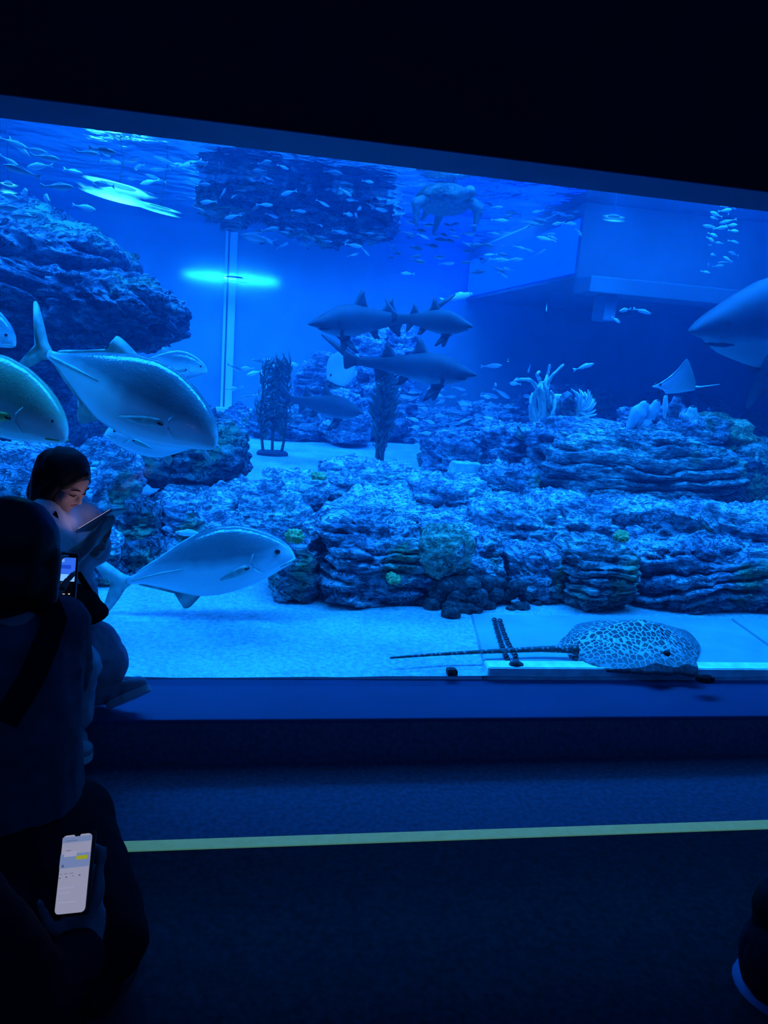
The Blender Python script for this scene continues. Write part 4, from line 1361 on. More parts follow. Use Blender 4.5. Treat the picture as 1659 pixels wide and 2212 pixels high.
# ------------------------------------------------------------------ sea turtle
tu = empty('sea_turtle', PY(960, 440, 7.4))
tag(tu, 'sea turtle paddling at the surface with hanging flippers, right of the dark surface rock', 'turtle')
M_turtle = plain('turtle_skin', (0.16, 0.20, 0.18), 0.6, 0.3, 30, 0.35, 0.004)
M_shell = rock_mat('turtle_shell', (0.05, 0.07, 0.06), (0.13, 0.17, 0.13), (0.30, 0.35, 0.28), None, 6.0, 0.006)
grow('body', [('e', (0, 0, 0), (0.24, 0.30, 0.10)),
              ('c', (0.05, -0.26, 0.02), 0.05, (0.10, -0.42, 0.03), 0.05), ('e', (0.11, -0.46, 0.03), (0.055, 0.075, 0.055)),
              ('c', (-0.18, -0.14, 0.0), 0.055, (-0.30, -0.16, -0.05), 0.05), ('c', (-0.30, -0.16, -0.05), 0.05, (-0.27, -0.12, -0.24), 0.018),
              ('c', (0.18, -0.14, 0.02), 0.055, (0.30, -0.14, -0.03), 0.055), ('c', (0.30, -0.14, -0.03), 0.055, (0.28, -0.10, -0.23), 0.018),
              ('c', (-0.10, 0.24, -0.02), 0.045, (-0.13, 0.34, -0.10), 0.02), ('c', (0.02, 0.24, -0.04), 0.05, (-0.01, 0.30, -0.22), 0.02)],
     0.014, M_turtle, tu, 4)
d, F = cubesphere(20)
V = d * np.array([0.275, 0.34, 0.15])
V[:, 2] = np.where(V[:, 2] < 0, V[:, 2] * 0.35, V[:, 2]) + 0.02
quick('shell', V, F, M_shell, tu)

# ------------------------------------------------------------------ kelp
M_kelp = plain('kelp_leaf', (0.075, 0.14, 0.10), 0.6, 0.3, 20, 0.4, 0.003)
M_kelpstem = plain('kelp_stem', (0.05, 0.07, 0.045), 0.7, 0.2, 20, 0.3, 0.003)
M_base = plain('kelp_base', (0.05, 0.06, 0.07), 0.8, 0.2, 20, 0.3, 0.005)


def kelp(label, foot, top, prof, nst, nleaf, seed, base=True, spread=0.10):
    """prof(u): half width of the leafy mass at height fraction u"""
    rnd = random.Random(seed)
    root = empty('kelp_plant', foot)
    tag(root, label, 'water plant')
    H = (top - foot).z
    if base:
        V, F = rock_verts((0.17, 0.12, 0.035), seed, 10, 0, 0.1, 4, (0, 0), 0.3, None, 0.1)
        quick('base', V + np.array([0, 0, 0.02]), F, M_base, root)
    stems = []
    for k in range(nst):
        x0 = (k - (nst - 1) / 2) * spread
        bm = bmesh.new()
        pts, rad = [], []
        ph = rnd.uniform(0, 6)
        for i in range(13):
            u = i / 12
            pts.append(Vector((x0 * (1 + 0.6 * math.sin(u * 2)) + 0.035 * math.sin(ph + 5 * u) * u, 0.05 * math.sin(ph * 2 + 4 * u) * u + (k % 2) * 0.04, H * u * rnd.uniform(0.985, 1.0))))
            rad.append(0.018 * (1 - 0.75 * u))
        tube(bm, pts, rad, 7)
        from_bm('stem', bm, M_kelpstem, root, True)
        stems.append(pts)
    V, F = [], []
    for k in range(nleaf):
        u = rnd.uniform(0.10, 1.0)
        st_ = rnd.choice(stems)
        f_ = u * 12
        i = min(int(f_), 11)
        p0 = st_[i].lerp(st_[i + 1], f_ - i)
        w_ = prof(u)
        if w_ <= 0: continue
        ang = rnd.uniform(0, 2 * PI)
        tgt = Vector((math.cos(ang), math.sin(ang), 0)) * w_ * rnd.uniform(0.35, 1.0)
        ln = rnd.uniform(0.10, 0.20)
        tip = Vector((p0.x * 0.5 + tgt.x, p0.y * 0.5 + tgt.y, p0.z + ln * rnd.uniform(0.2, 1.0)))
        mid = p0.lerp(tip, 0.5) + Vector((tgt.x * 0.15, tgt.y * 0.15, -0.01))
        side = (tip - p0).cross(Vector((rnd.uniform(-1, 1), rnd.uniform(-1, 1), rnd.uniform(-0.4, 0.4)))).normalized() * rnd.uniform(0.008, 0.016)
        nrm = (tip - p0).cross(side).normalized() * 0.0018
        b0 = len(V)
        V += [p0, mid + side + nrm, mid - side + nrm, tip, mid + side - nrm, mid - side - nrm]
        F += [(b0, b0 + 1, b0 + 2), (b0 + 1, b0 + 3, b0 + 2), (b0, b0 + 5, b0 + 4), (b0 + 4, b0 + 5, b0 + 3), (b0, b0 + 4, b0 + 1), (b0, b0 + 2, b0 + 5), (b0 + 1, b0 + 4, b0 + 3), (b0 + 2, b0 + 3, b0 + 5)]
    fo = mesh('foliage', V, F, M_kelp, root, smooth=False)
    fo['kind'] = 'stuff'
    return root


kf = PZ(588, 984, SAND)
kelp('leafy dark kelp plant with three stems on a flat base, left of the two', kf, PY(588, 785, kf.y), lambda u: 0.22 * min(1, max(0, (u - 0.16) * 4)) * (1 - 1.1 * max(0, u - 0.45)), 3, 620, 5, True, 0.095)
kf = PZ(820, 1003, SAND)
kelp('bushy dark kelp plant tapering to a point on the sand, right of the two', kf, PY(826, 795, kf.y), lambda u: 0.19 * min(1, u * 2.2) * (1 - 0.5 * max(0, u - 0.6)), 4, 700, 6, False, 0.022)

# ------------------------------------------------------------------ corals on the right hand rocks
M_cor = plain('coral_pale', (0.62, 0.70, 0.62), 0.8, 0.2, 25, 0.2, 0.004)
M_cor2 = plain('coral_white', (0.86, 0.92, 0.86), 0.8, 0.2, 25, 0.12, 0.004)
M_cor3 = plain('coral_blue_grey', (0.50, 0.60, 0.72), 0.8, 0.2, 25, 0.2, 0.004)
M_yel = plain('coral_yellow', (0.34, 0.42, 0.16), 0.8, 0.2, 25, 0.35, 0.008)

Yc = 6.0
root = empty('branching_coral', PY(1172, 935, Yc))
tag(root, 'pale branching coral with long curling arms standing on the dark rock', 'coral')
rnd = random.Random(12)
arms = [[(1170, 930), (1168, 880), (1160, 840), (1146, 822), (1125, 820), (1110, 823)],
        [(1175, 930), (1178, 880), (1180, 845), (1186, 822), (1196, 808), (1218, 787)],
        [(1172, 930), (1174, 870), (1170, 840), (1166, 822), (1160, 808), (1166, 803)],
        [(1178, 930), (1184, 880), (1182, 850), (1178, 828), (1184, 806), (1188, 788)],
        [(1165, 935), (1156, 890), (1154, 860), (1162, 838), (1172, 826)],
        [(1180, 935), (1196, 890), (1196, 860), (1190, 845)],
        [(1160, 935), (1148, 900), (1146, 870), (1150, 850)],
        [(1176, 935), (1190, 905), (1200, 880), (1204, 865)],
        [(1168, 935), (1164, 900), (1176, 870), (1184, 838)]]
for k, arm in enumerate(arms):
    pts = [PY(x, y, Yc + rnd.uniform(-0.08, 0.08) * min(1, i)) - root.location for i, (x, y) in enumerate(arm)]
    # smooth the arm
    dense = []
    for i in range(len(pts) - 1):
        p0, p1, p2, p3 = pts[max(i - 1, 0)], pts[i], pts[i + 1], pts[min(i + 2, len(pts) - 1)]
        for s in (0, .25, .5, .75):
            dense.append(0.5 * (2 * p1 + (p2 - p0) * s + (2 * p0 - 5 * p1 + 4 * p2 - p3) * s * s + (3 * p1 - p0 - 3 * p2 + p3) * s ** 3))
    dense.append(pts[-1])
    bm = bmesh.new()
    tube(bm, dense, [0.024 * (1 - 0.65 * i / len(dense)) + 0.003 * math.sin(i * 2.1) for i in range(len(dense))], 8)
    from_bm('arm', bm, M_cor, root, True)

root = empty('feather_coral', PY(1255, 890, 5.9))
tag(root, 'white feathery coral plume bending over to the right above the reef', 'coral')
for k in range(34):
    a = -0.7 + 2.5 * k / 33
    ln = 0.13 + 0.05 * rnd.random()
    c0 = Vector((-0.03, 0.02 * math.sin(k * 1.7), 0.0))
    tip = c0 + Vector((math.sin(a) * ln * 0.9, 0.05 * math.sin(k * 2.3), math.cos(a) * ln + 0.02))
    mid = c0.lerp(tip, 0.55) + Vector((math.cos(a) * 0.03, 0, -math.sin(a) * 0.03))
    bm = bmesh.new()
    tube(bm, [c0, c0.lerp(mid, 0.5), mid, mid.lerp(tip, 0.55) + Vector((0.01, 0, 0)), tip], [0.008, 0.011, 0.012, 0.009, 0.003], 6)
    from_bm('plume', bm, M_cor2, root, True)
bm = bmesh.new()
tube(bm, [(-0.03, 0, -0.2), (-0.035, 0, -0.1), (-0.03, 0, 0.02)], [0.03, 0.025, 0.03], 8)
from_bm('stalk', bm, M_cor, root, True)

# bright square coral and the dark leaning post
rock_px('white_coral', 1192, 851, 1222, 882, 6.0, 0.05, M_cor2, 'brightest white square coral head beside the feathery coral', 611, n=18, rough=0.14, k=5, cat='coral', pit=0.2)
rock_px('leaning_post', 1212, 845, 1240, 945, 5.85, 0.06, R_dark, 'dark leaning rock post between the white coral and the feathery coral', 615, n=26, rough=0.2, k=3.2, pit=0.4)

# tube sponges on the hump below the eagle ray
sp_ = [((1362, 915), (1392, 876), 19, M_cor3, 'pale blue sponge lobe leaning right, leftmost of the sponge cluster'),
       ((1398, 912), (1418, 872), 15, M_cor3, 'pale sponge lobe leaning right, second in the sponge cluster'),
       ((1436, 900), (1438, 856), 7, M_cor2, 'thin bright white upright sponge below the eagle ray'),
       ((1452, 905), (1462, 862), 15, R_mid, 'darkest tall sponge lobe in the middle of the cluster'),
       ((1488, 925), (1496, 886), 17, M_cor, 'stout pale sponge lobe at the right end of the cluster'),
       ((1380, 925), (1404, 912), 12, M_cor3, 'small low sponge lobe at the foot of the cluster')]
for (p0, p1, r, m_, lab) in sp_:
    a, b = PY(*p0, 5.35), PY(*p1, 5.3)
    s = 5.3 / FPX
    root = empty('sponge', a)
    tag(root, lab, 'sponge', 'sponges under the eagle ray')
    lb = grow('lobe', [('c', (0, 0, -0.02), r * s * 0.55, (b - a) * 0.6, r * s), ('c', (b - a) * 0.6, r * s, (b - a), r * s * 0.6)], 0.010, m_, root, 3, 0.004, 3)
    bm = bmesh.new()
    q = (b - a) + (b - a).normalized() * r * s * 0.5
    ellip(bm, q, (r * s * 0.35, r * s * 0.35, r * s * 0.14), None, 6)
    from_bm('mouth', bm, M_spot, lb, True)
# blue lamp eye
lamp(1531, 888, 5.9, 0.03, 0.03, 0.03, 2.5, (0.0, 0.02, 1.0), 'tiny deep blue lamp above the yellowish coral rock', False)

# yellow growths on the front rocks
for (x, y, w_, h_, Y, lab) in [(640, 1161, 44, 24, 3.50, 'yellow green coral crust on the narrow rock before the trevally snout'),
                               (852, 1252, 30, 18, 3.42, 'yellow coral crust low on the large layered block'),
                               (690, 1030, 30, 12, 4.8, 'small yellowish coral patch at the edge of the open sand'),
                               (1345, 1165, 26, 20, 3.62, 'pale yellow coral tuft on the right ledge above the ray')]:
    rock_px('coral_crust', x - w_ / 2, y - h_ / 2, x + w_ / 2, y + h_ / 2, Y, 0.04, M_yel, lab, int(x), n=22, rough=0.8, k=2.2, pit=1.4, cat='coral')

lamp(1098, 778, 7.5, 0.014, 0.014, 0.014, 3.0, (0.1, 1.0, 0.5), 'tiny green pilot lamp glinting in the dark water right of the sharks', False)

# ------------------------------------------------------------------ people
M_skin = plain('skin', (0.50, 0.34, 0.30), 0.55, 0.3, 12, 0.06, 0.001)
M_hair = plain('black_hair', (0.008, 0.008, 0.010), 0.5, 0.3, 40, 0.3, 0.002)
M_tee = plain('white_tee', (0.80, 0.82, 0.84), 0.9, 0.1, 18, 0.08, 0.003)
M_jean = plain('grey_denim', (0.42, 0.46, 0.52), 0.9, 0.1, 25, 0.15, 0.004)
M_black = plain('black_cloth', (0.012, 0.013, 0.017), 0.9, 0.1, 25, 0.2, 0.004)
M_navy = plain('dark_cloth', (0.030, 0.034, 0.045), 0.9, 0.1, 25, 0.2, 0.004)
M_grey = plain('grey_cloth', (0.115, 0.13, 0.15), 0.9, 0.1, 25, 0.2, 0.004)
M_shoe = plain('shoe_canvas', (0.45, 0.48, 0.50), 0.8, 0.2, 30, 0.1, 0.002)
M_sole = plain('shoe_sole', (0.85, 0.87, 0.78), 0.7, 0.2, 30, 0.08, 0.002)
M_case = plain('phone_case', (0.012, 0.012, 0.014), 0.3, 0.5, 10, 0.05, 0.0)
M_dkdet = plain('face_detail', (0.03, 0.02, 0.02), 0.6, 0.3, 10, 0.05, 0.0)
M_lip = plain('lips', (0.36, 0.15, 0.15), 0.5, 0.4, 10, 0.05, 0.0)


def V3(*a): return Vector(a)


def frame(f, up=V3(0, 0, 1)):
    f = Vector(f).normalized()
    r = f.cross(up).normalized()
    u = r.cross(f)
    return f, r, u


def mat3(a, b, c): return Matrix((a, b, c)).transposed()


def head_shapes(c, f, s=1.0):
    """skull, jaw, cheeks, nose, lips and ears round the head centre c, looking along f"""
    f, r, u = frame(f)
    R = mat3(r, f, u)
    L = lambda x, y, z: c + (r * x + f * y + u * z) * s
    sh = [('e', L(0, -0.012, 0.02), (0.073 * s, 0.090 * s, 0.085 * s), R),
          ('e', L(0, 0.022, -0.045), (0.056 * s, 0.060 * s, 0.062 * s), R),
          ('e', L(0, 0.060, -0.088), (0.022 * s, 0.018 * s, 0.018 * s), R),
          ('c', L(0, 0.078, 0.005), 0.008 * s, L(0, 0.094, -0.030), 0.011 * s),
          ('c', L(-0.012, 0.082, -0.033), 0.007 * s, L(0.012, 0.082, -0.033), 0.007 * s),
          ('c', L(-0.014, 0.074, -0.057), 0.006 * s, L(0.014, 0.074, -0.057), 0.006 * s),
          ('c', L(-0.035, 0.066, 0.016), 0.008 * s, L(0.035, 0.066, 0.016), 0.008 * s)]
    for q in (-1, 1):
        sh.append(('e', L(0.040 * q, 0.050, -0.028), (0.024 * s, 0.022 * s, 0.026 * s), R))
        sh.append(('e', L(0.074 * q, -0.010, -0.010), (0.008 * s, 0.016 * s, 0.026 * s), R))
    return sh


def face_parts(c, f, s, parent):
    f, r, u = frame(f)
    L = lambda x, y, z: c + (r * x + f * y + u * z) * s
    off = parent.location
    for q in (-1, 1):
        bm = bmesh.new()
        tube(bm, [L(0.016 * q, 0.0755, -0.004) - off, L(0.030 * q, 0.0755, -0.008) - off, L(0.046 * q, 0.064, -0.004) - off], [0.0015 * s, 0.0035 * s, 0.0015 * s], 6)
        from_bm('eyelid', bm, M_dkdet, parent, True)
        bm = bmesh.new()
        tube(bm, [L(0.013 * q, 0.080, 0.020) - off, L(0.030 * q, 0.0775, 0.026) - off, L(0.050 * q, 0.064, 0.020) - off], [0.002 * s, 0.0032 * s, 0.0015 * s], 6)
        from_bm('eyebrow', bm, M_hair, parent, True)
    bm = bmesh.new()
    tube(bm, [L(-0.020, 0.073, -0.058) - off, L(-0.008, 0.082, -0.055) - off, L(0.008, 0.082, -0.055) - off, L(0.020, 0.073, -0.058) - off], [0.002 * s, 0.005 * s, 0.005 * s, 0.002 * s], 6)
    from_bm('lips', bm, M_lip, parent, True)


def hand(wr, d, n, s=1.0, curl=0.6, side=1, curls=None):
    """palm, four fingers of unequal length and a thumb leaving the side of the palm"""
    d = Vector(d).normalized()
    n = Vector(n)
    n = (n - d * n.dot(d)).normalized()
    a = d.cross(n) * side
    R = mat3(a, d, n)
    sh = [('e', wr + d * 0.046 * s, (0.040 * s, 0.052 * s, 0.015 * s), R), ('c', wr - d * 0.02 * s, 0.024 * s, wr + d * 0.02 * s, 0.024 * s)]
    for k, (o_, ln) in enumerate(zip((0.030, 0.010, -0.010, -0.029), (0.070, 0.078, 0.072, 0.056))):
        p = wr + (d * (0.088 - 0.004 * abs(k - 1)) + a * o_) * s
        cu = (curls[k] if curls else curl)
        th = 0.15 * cu
        for q, fr in enumerate((0.45, 0.32, 0.23)):
            dr = d * math.cos(th) + n * math.sin(th) + a * o_ * 1.5
            p2 = p + dr.normalized() * ln * fr * s
            sh.append(('c', p, (0.0092 - 0.0008 * q) * s, p2, (0.0086 - 0.0008 * q) * s))
            p = p2
            th += cu * 0.95
    p = wr + (d * 0.028 + a * 0.030) * s
    dr = (a * 0.75 + d * 0.65 + n * 0.25).normalized()
    p2 = p + dr * 0.036 * s
    sh.append(('c', p, 0.0125 * s, p2, 0.0105 * s))
    dr = (a * 0.30 + d * 0.85 + n * 0.45).normalized()
    p3 = p2 + dr * 0.030 * s
    sh.append(('c', p2, 0.0105 * s, p3, 0.0095 * s))
    sh.append(('c', p3, 0.0095 * s, p3 + (dr + n * 0.3).normalized() * 0.022 * s, 0.0078 * s))
    return sh


def shift(shapes, o):
    out = []
    for s in shapes:
        if s[0] == 'c': out.append(('c', Vector(s[1]) - o, s[2], Vector(s[3]) - o, s[4]))
        else: out.append(('e', Vector(s[1]) - o) + tuple(s[2:]))
    return out


def limb(*pr):
    """chain of tapered segments: (point, radius), (point, radius) ..."""
    return [('c', pr[i][0], pr[i][1], pr[i + 1][0], pr[i + 1][1]) for i in range(len(pr) - 1)]


def strap(name, pts, w_, th, mat, parent, nrm):
    """flat band through the points"""
    off = parent.location
    V, F = [], []
    n = len(pts)
    for i, p in enumerate(pts):
        t_ = (pts[min(i + 1, n - 1)] - pts[max(i - 1, 0)]).normalized()
        nn = Vector(nrm[i] if isinstance(nrm, list) else nrm).normalized()
        a = t_.cross(nn).normalized()
        for sa, sn in ((-1, -1), (1, -1), (1, 1), (-1, 1)): V.append(p - off + a * sa * w_ / 2 + nn * sn * th / 2)
    for i in range(n - 1):
        for k in range(4): F.append((i * 4 + k, i * 4 + (k + 1) % 4, i * 4 + 4 + (k + 1) % 4, i * 4 + 4 + k))
    F += [(3, 2, 1, 0), ((n - 1) * 4, (n - 1) * 4 + 1, (n - 1) * 4 + 2, (n - 1) * 4 + 3)]
    return mesh(name, V, F, mat, parent, smooth=False)


# ---- the girl on the sill
S = 0.94
SH = 0.74
gro = PZ(135, 1530, SILL)
girl = empty('person', gro)
tag(girl, 'person with black hair and white tee sitting on the sill, looking at a phone', 'person')
hc = PY(146, 1040, 2.36)                       # centre of the head
hf = V3(0.72, -0.44, -0.58)
neck = PY(120, 1104, 2.40)
chest = PY(128, 1190, 2.42)
belly = PY(125, 1300, 2.46)
hip = PY(118, 1420, 2.47)
shN, shF = PY(94, 1126, 2.31), PY(178, 1122, 2.47)
elN, elF = PY(134, 1222, 2.25), PY(196, 1196, 2.47)
wrN, wrF = PY(184, 1182, 2.22), PY(212, 1182, 2.36)
hN, hF = PY(110, 1435, 2.40), PY(140, 1430, 2.50)
knF = PY(226, 1432, 2.42)
anF = PY(226, 1502, 2.44)
knN = PY(158, 1440, 2.26)
anN = PY(158, 1560, 2.285)
phone_c = PY(222, 1118, 2.27)
dN = (PY(222, 1142, 2.25) - wrN)
dF = (PY(230, 1142, 2.33) - wrF)
body = head_shapes(hc, hf, SH)
body += limb((neck + V3(0, 0, -0.03), 0.042 * S), (hc + V3(-0.02, 0.01, -0.04), 0.036 * S))
body += limb((neck + V3(0, 0, -0.05), 0.06 * S), (chest, 0.092 * S), (belly, 0.085 * S), (hip, 0.105 * S))
body += limb((shN, 0.042 * S), (elN, 0.034 * S), (wrN, 0.022 * S)) + limb((shF, 0.042 * S), (elF, 0.034 * S), (wrF, 0.022 * S))
body += limb((shN, 0.045 * S), (chest + V3(0, 0, 0.05), 0.07 * S), (shF, 0.045 * S))
body += hand(wrN, dN, V3(-0.1, 0.6, 0.75), 0.80, 0.28, 1 if dN.cross(V3(-0.1, 0.6, 0.75)).y > 0 else -1) + hand(wrF, dF, V3(-0.2, -0.6, 0.75), 0.80, 0.28, 1 if dF.cross(V3(-0.2, -0.6, 0.75)).y < 0 else -1)
body += limb((hN, 0.08 * S), (knN, 0.052 * S), (anN, 0.034 * S)) + limb((hF, 0.08 * S), (knF, 0.052 * S), (anF, 0.034 * S))
grow('body', shift(body, gro), 0.0052, M_skin, girl, 3)
face_parts(hc, hf, SH, girl)
f, r, u = frame(hf)
R = mat3(r, f, u)
H_ = lambda x, y, z: hc + (r * x + f * y + u * z) * SH
hair = [('e', H_(0, -0.034, 0.034), (0.090 * SH, 0.094 * SH, 0.090 * SH), R),
        ('e', H_(0.0, -0.066, -0.03), (0.090 * SH, 0.070 * SH, 0.095 * SH), R),
        ('c', H_(0.0, 0.048, 0.078), 0.020 * SH, H_(0.062, 0.040, 0.020), 0.014 * SH), ('c', H_(0.0, 0.048, 0.078), 0.020 * SH, H_(-0.062, 0.040, 0.020), 0.014 * SH)]
hair += limb((H_(0.066, 0.014, 0.035), 0.024 * SH), (H_(0.076, -0.004, -0.05), 0.030 * SH), (H_(0.074, -0.03, -0.13), 0.026 * SH))
hair += limb((H_(-0.066, 0.014, 0.035), 0.022 * SH), (H_(-0.076, -0.004, -0.07), 0.024 * SH))
hair += limb((PY(118, 1012, 2.39), 0.060), (PY(104, 1052, 2.37), 0.052), (PY(90, 1092, 2.36), 0.040), (PY(80, 1130, 2.42), 0.034), (PY(84, 1190, 2.46), 0.022))
hair += limb((PY(112, 1020, 2.42), 0.056), (PY(92, 1066, 2.42), 0.046), (PY(80, 1110, 2.44), 0.036))
hair += limb((PY(122, 984, 2.38), 0.020), (PY(128, 970, 2.375), 0.012), (PY(135, 972, 2.37), 0.010))
grow('hair', shift(hair, gro), 0.0065, M_hair, girl, 4, 0.003, 4)
tee = limb((neck + V3(0, 0, -0.045), 0.064), (chest, 0.108), (belly, 0.102), (hip + V3(0, 0, 0.05), 0.108))
tee += limb((shN + V3(0, 0, 0.005), 0.060), (shN.lerp(elN, 0.75), 0.062)) + limb((shF, 0.060), (shF.lerp(elF, 0.8), 0.066))
tee += limb((shN, 0.058), (chest + V3(0, 0, 0.06), 0.085), (shF, 0.058))
tee += [('c', belly + V3(0.06, -0.02, 0.03), 0.07, belly + V3(0.075, -0.02, -0.06), 0.055)]
o = grow('tee_shirt', shift(tee, gro), 0.007, M_tee, girl, 5, 0.006, 9)
jean = limb((hip + V3(0, 0, 0.02), 0.116), (hN, 0.098), (knN, 0.080), (anN + V3(0, 0, 0.03), 0.060))
jean += limb((hip, 0.110), (hF, 0.100), (PY(196, 1404, 2.42), 0.094), (knF, 0.074), (anF + V3(-0.01, 0, 0.02), 0.05))
jean += limb((PY(200, 1460, 2.42), 0.05), (PY(245, 1492, 2.43), 0.038))
grow('jeans', shift(jean, gro), 0.007, M_jean, girl, 5, 0.007, 15)
# shoes: upper with a pale sole
def shoe(toe, heel, upv, parent, s=1.0, um=None, sm=None):
    d = (toe - heel)
    L = d.length
    d.normalize()
    off = parent.location
    upv = Vector(upv)
    upv = (upv - d * upv.dot(d)).normalized()
    a = d.cross(upv)
    R = mat3(d, a, upv)
    c = heel + d * L * 0.5
    up_ = grow('shoe', shift([('e', c + d * L * 0.17 + upv * 0.022 * s, (L * 0.34, 0.042 * s, 0.030 * s), R), ('e', c - d * L * 0.22 + upv * 0.034 * s, (L * 0.28, 0.036 * s, 0.042 * s), R)], off), 0.006, um or M_shoe, parent, 3)
    bm = bmesh.new()
    N = 28
    for zz in (-0.012, 0.008):
        ring = []
        for k in range(N):
            u_ = 2 * PI * k / N
            wx = math.cos(u_)
            wy = math.sin(u_) * (0.044 if wx > -0.2 else 0.038) * s
            ring.append(bm.verts.new(c - off + d * (wx * L * 0.52) + a * wy + upv * zz * s))
        bm.faces.new(ring if zz > 0 else ring[::-1])
    bm.verts.ensure_lookup_table()
    for k in range(N): bm.faces.new((bm.verts[k], bm.verts[(k + 1) % N], bm.verts[N + (k + 1) % N], bm.verts[N + k]))
    from_bm('sole', bm, sm or M_sole, up_)


shoe(PY(322, 1484, 2.40), PY(232, 1524, 2.40), V3(-0.35, 0.45, 0.8), girl)
shoe(PY(176, 1645, 2.215) * 1.0, PY(160, 1612, 2.31), V3(0, 0, 1), girl)
# bag strap over the near shoulder, and a grey print on the tee
strap('bag_strap', [PY(78, 1096, 2.46), PY(96, 1092, 2.33), PY(112, 1112, 2.27), PY(122, 1150, 2.262), PY(124, 1190, 2.27), PY(118, 1260, 2.30)], 0.030, 0.006, M_black, girl, [V3(-0.3, 0.3, 1), V3(-0.2, -0.4, 1), V3(0.2, -1, 0.3), V3(0.3, -1, 0), V3(0.3, -1, 0), V3(0.3, -1, 0)])
bag = empty('shoulder_bag', PY(150, 1300, 2.33))
tag(bag, 'black shoulder bag resting on the lap of the seated girl', 'bag')
grow('pouch', [('e', (0.0, 0.0, 0.0), (0.09, 0.05, 0.055)), ('e', (0.03, 0.0, -0.03), (0.085, 0.05, 0.045))], 0.008, M_black, bag, 4, 0.003, 6)
strap('handle', [bag.location + V3(-0.06, 0, 0.04), bag.location + V3(-0.04, -0.01, 0.09), bag.location + V3(0.03, -0.01, 0.09), bag.location + V3(0.06, 0, 0.03)], 0.018, 0.005, M_black, bag, V3(0, -1, 0.1))


# ---- phones
def phone(label, tl, tr, bl, screen, group=None, th=0.009, case=None):
    """a slab with its glass towards the viewer; screen: list of (x0, y0, x1, y1, colour, strength) in fractions from the top left"""
    ex, ey = (tr - tl), (tl - bl)
    W, Hh = ex.length, ey.length
    ex.normalize()
    ey = (ey - ex * ey.dot(ex)).normalized()
    ez = ex.cross(ey)
    root = empty('phone')
    M = Matrix((ex, ey, ez)).transposed().to_4x4()
    ctr = tl + ex * W / 2 - ey * Hh / 2
    root.matrix_world = Matrix.Translation(ctr) @ M
    tag(root, label, 'phone', group)
    e_ = 0.004
    box('case', -W / 2 - e_, W / 2 + e_, -Hh / 2 - e_, Hh / 2 + e_, -th, -0.0006, case or M_case, root, bevel=0.003)
    # glass with rounded corners
    def plate(name, x0, y0, x1, y1, z, mat, rad, notch=False):
        X0, X1 = -W / 2 + x0 * W, -W / 2 + x1 * W
        Y1, Y0 = Hh / 2 - y0 * Hh, Hh / 2 - y1 * Hh
        rad = min(rad, (X1 - X0) / 2.01, (Y1 - Y0) / 2.01)
        pts = []
        for (cx_, cy_, a0) in ((X1 - rad, Y1 - rad, 0), (X0 + rad, Y1 - rad, 90), (X0 + rad, Y0 + rad, 180), (X1 - rad, Y0 + rad, 270)):
            for k in range(6):
                a = math.radians(a0 + k * 18)
                pts.append((cx_ + rad * math.cos(a), cy_ + rad * math.sin(a)))
            if notch and a0 == 0:
                pts += [(0.006, Y1), (0.002, Y1 - 0.006), (-0.002, Y1 - 0.006), (-0.006, Y1)]
        bm = bmesh.new()
        lo = [bm.verts.new((x, y, z)) for x, y in pts]
        hi = [bm.verts.new((x, y, z + 0.0005)) for x, y in pts]
        bm.faces.new(lo[::-1])
        bm.faces.new(hi)
        for i in range(len(pts)):
            j = (i + 1) % len(pts)
            bm.faces.new((lo[i], lo[j], hi[j], hi[i]))
        return from_bm(name, bm, mat, root if name == 'screen' else glass)
    glass = None
    for k, (nm, x0, y0, x1, y1, col, st_, rad) in enumerate(screen):
        m_ = emit('screen_glow', col, st_) if st_ else M_case
        o_ = plate(nm, x0, y0, x1, y1, 0.0002 + 0.0007 * k if k < 6 else 0.0044, m_, rad, nm == 'screen' and len(screen) > 12)
        if k == 0: glass = o_
    return root


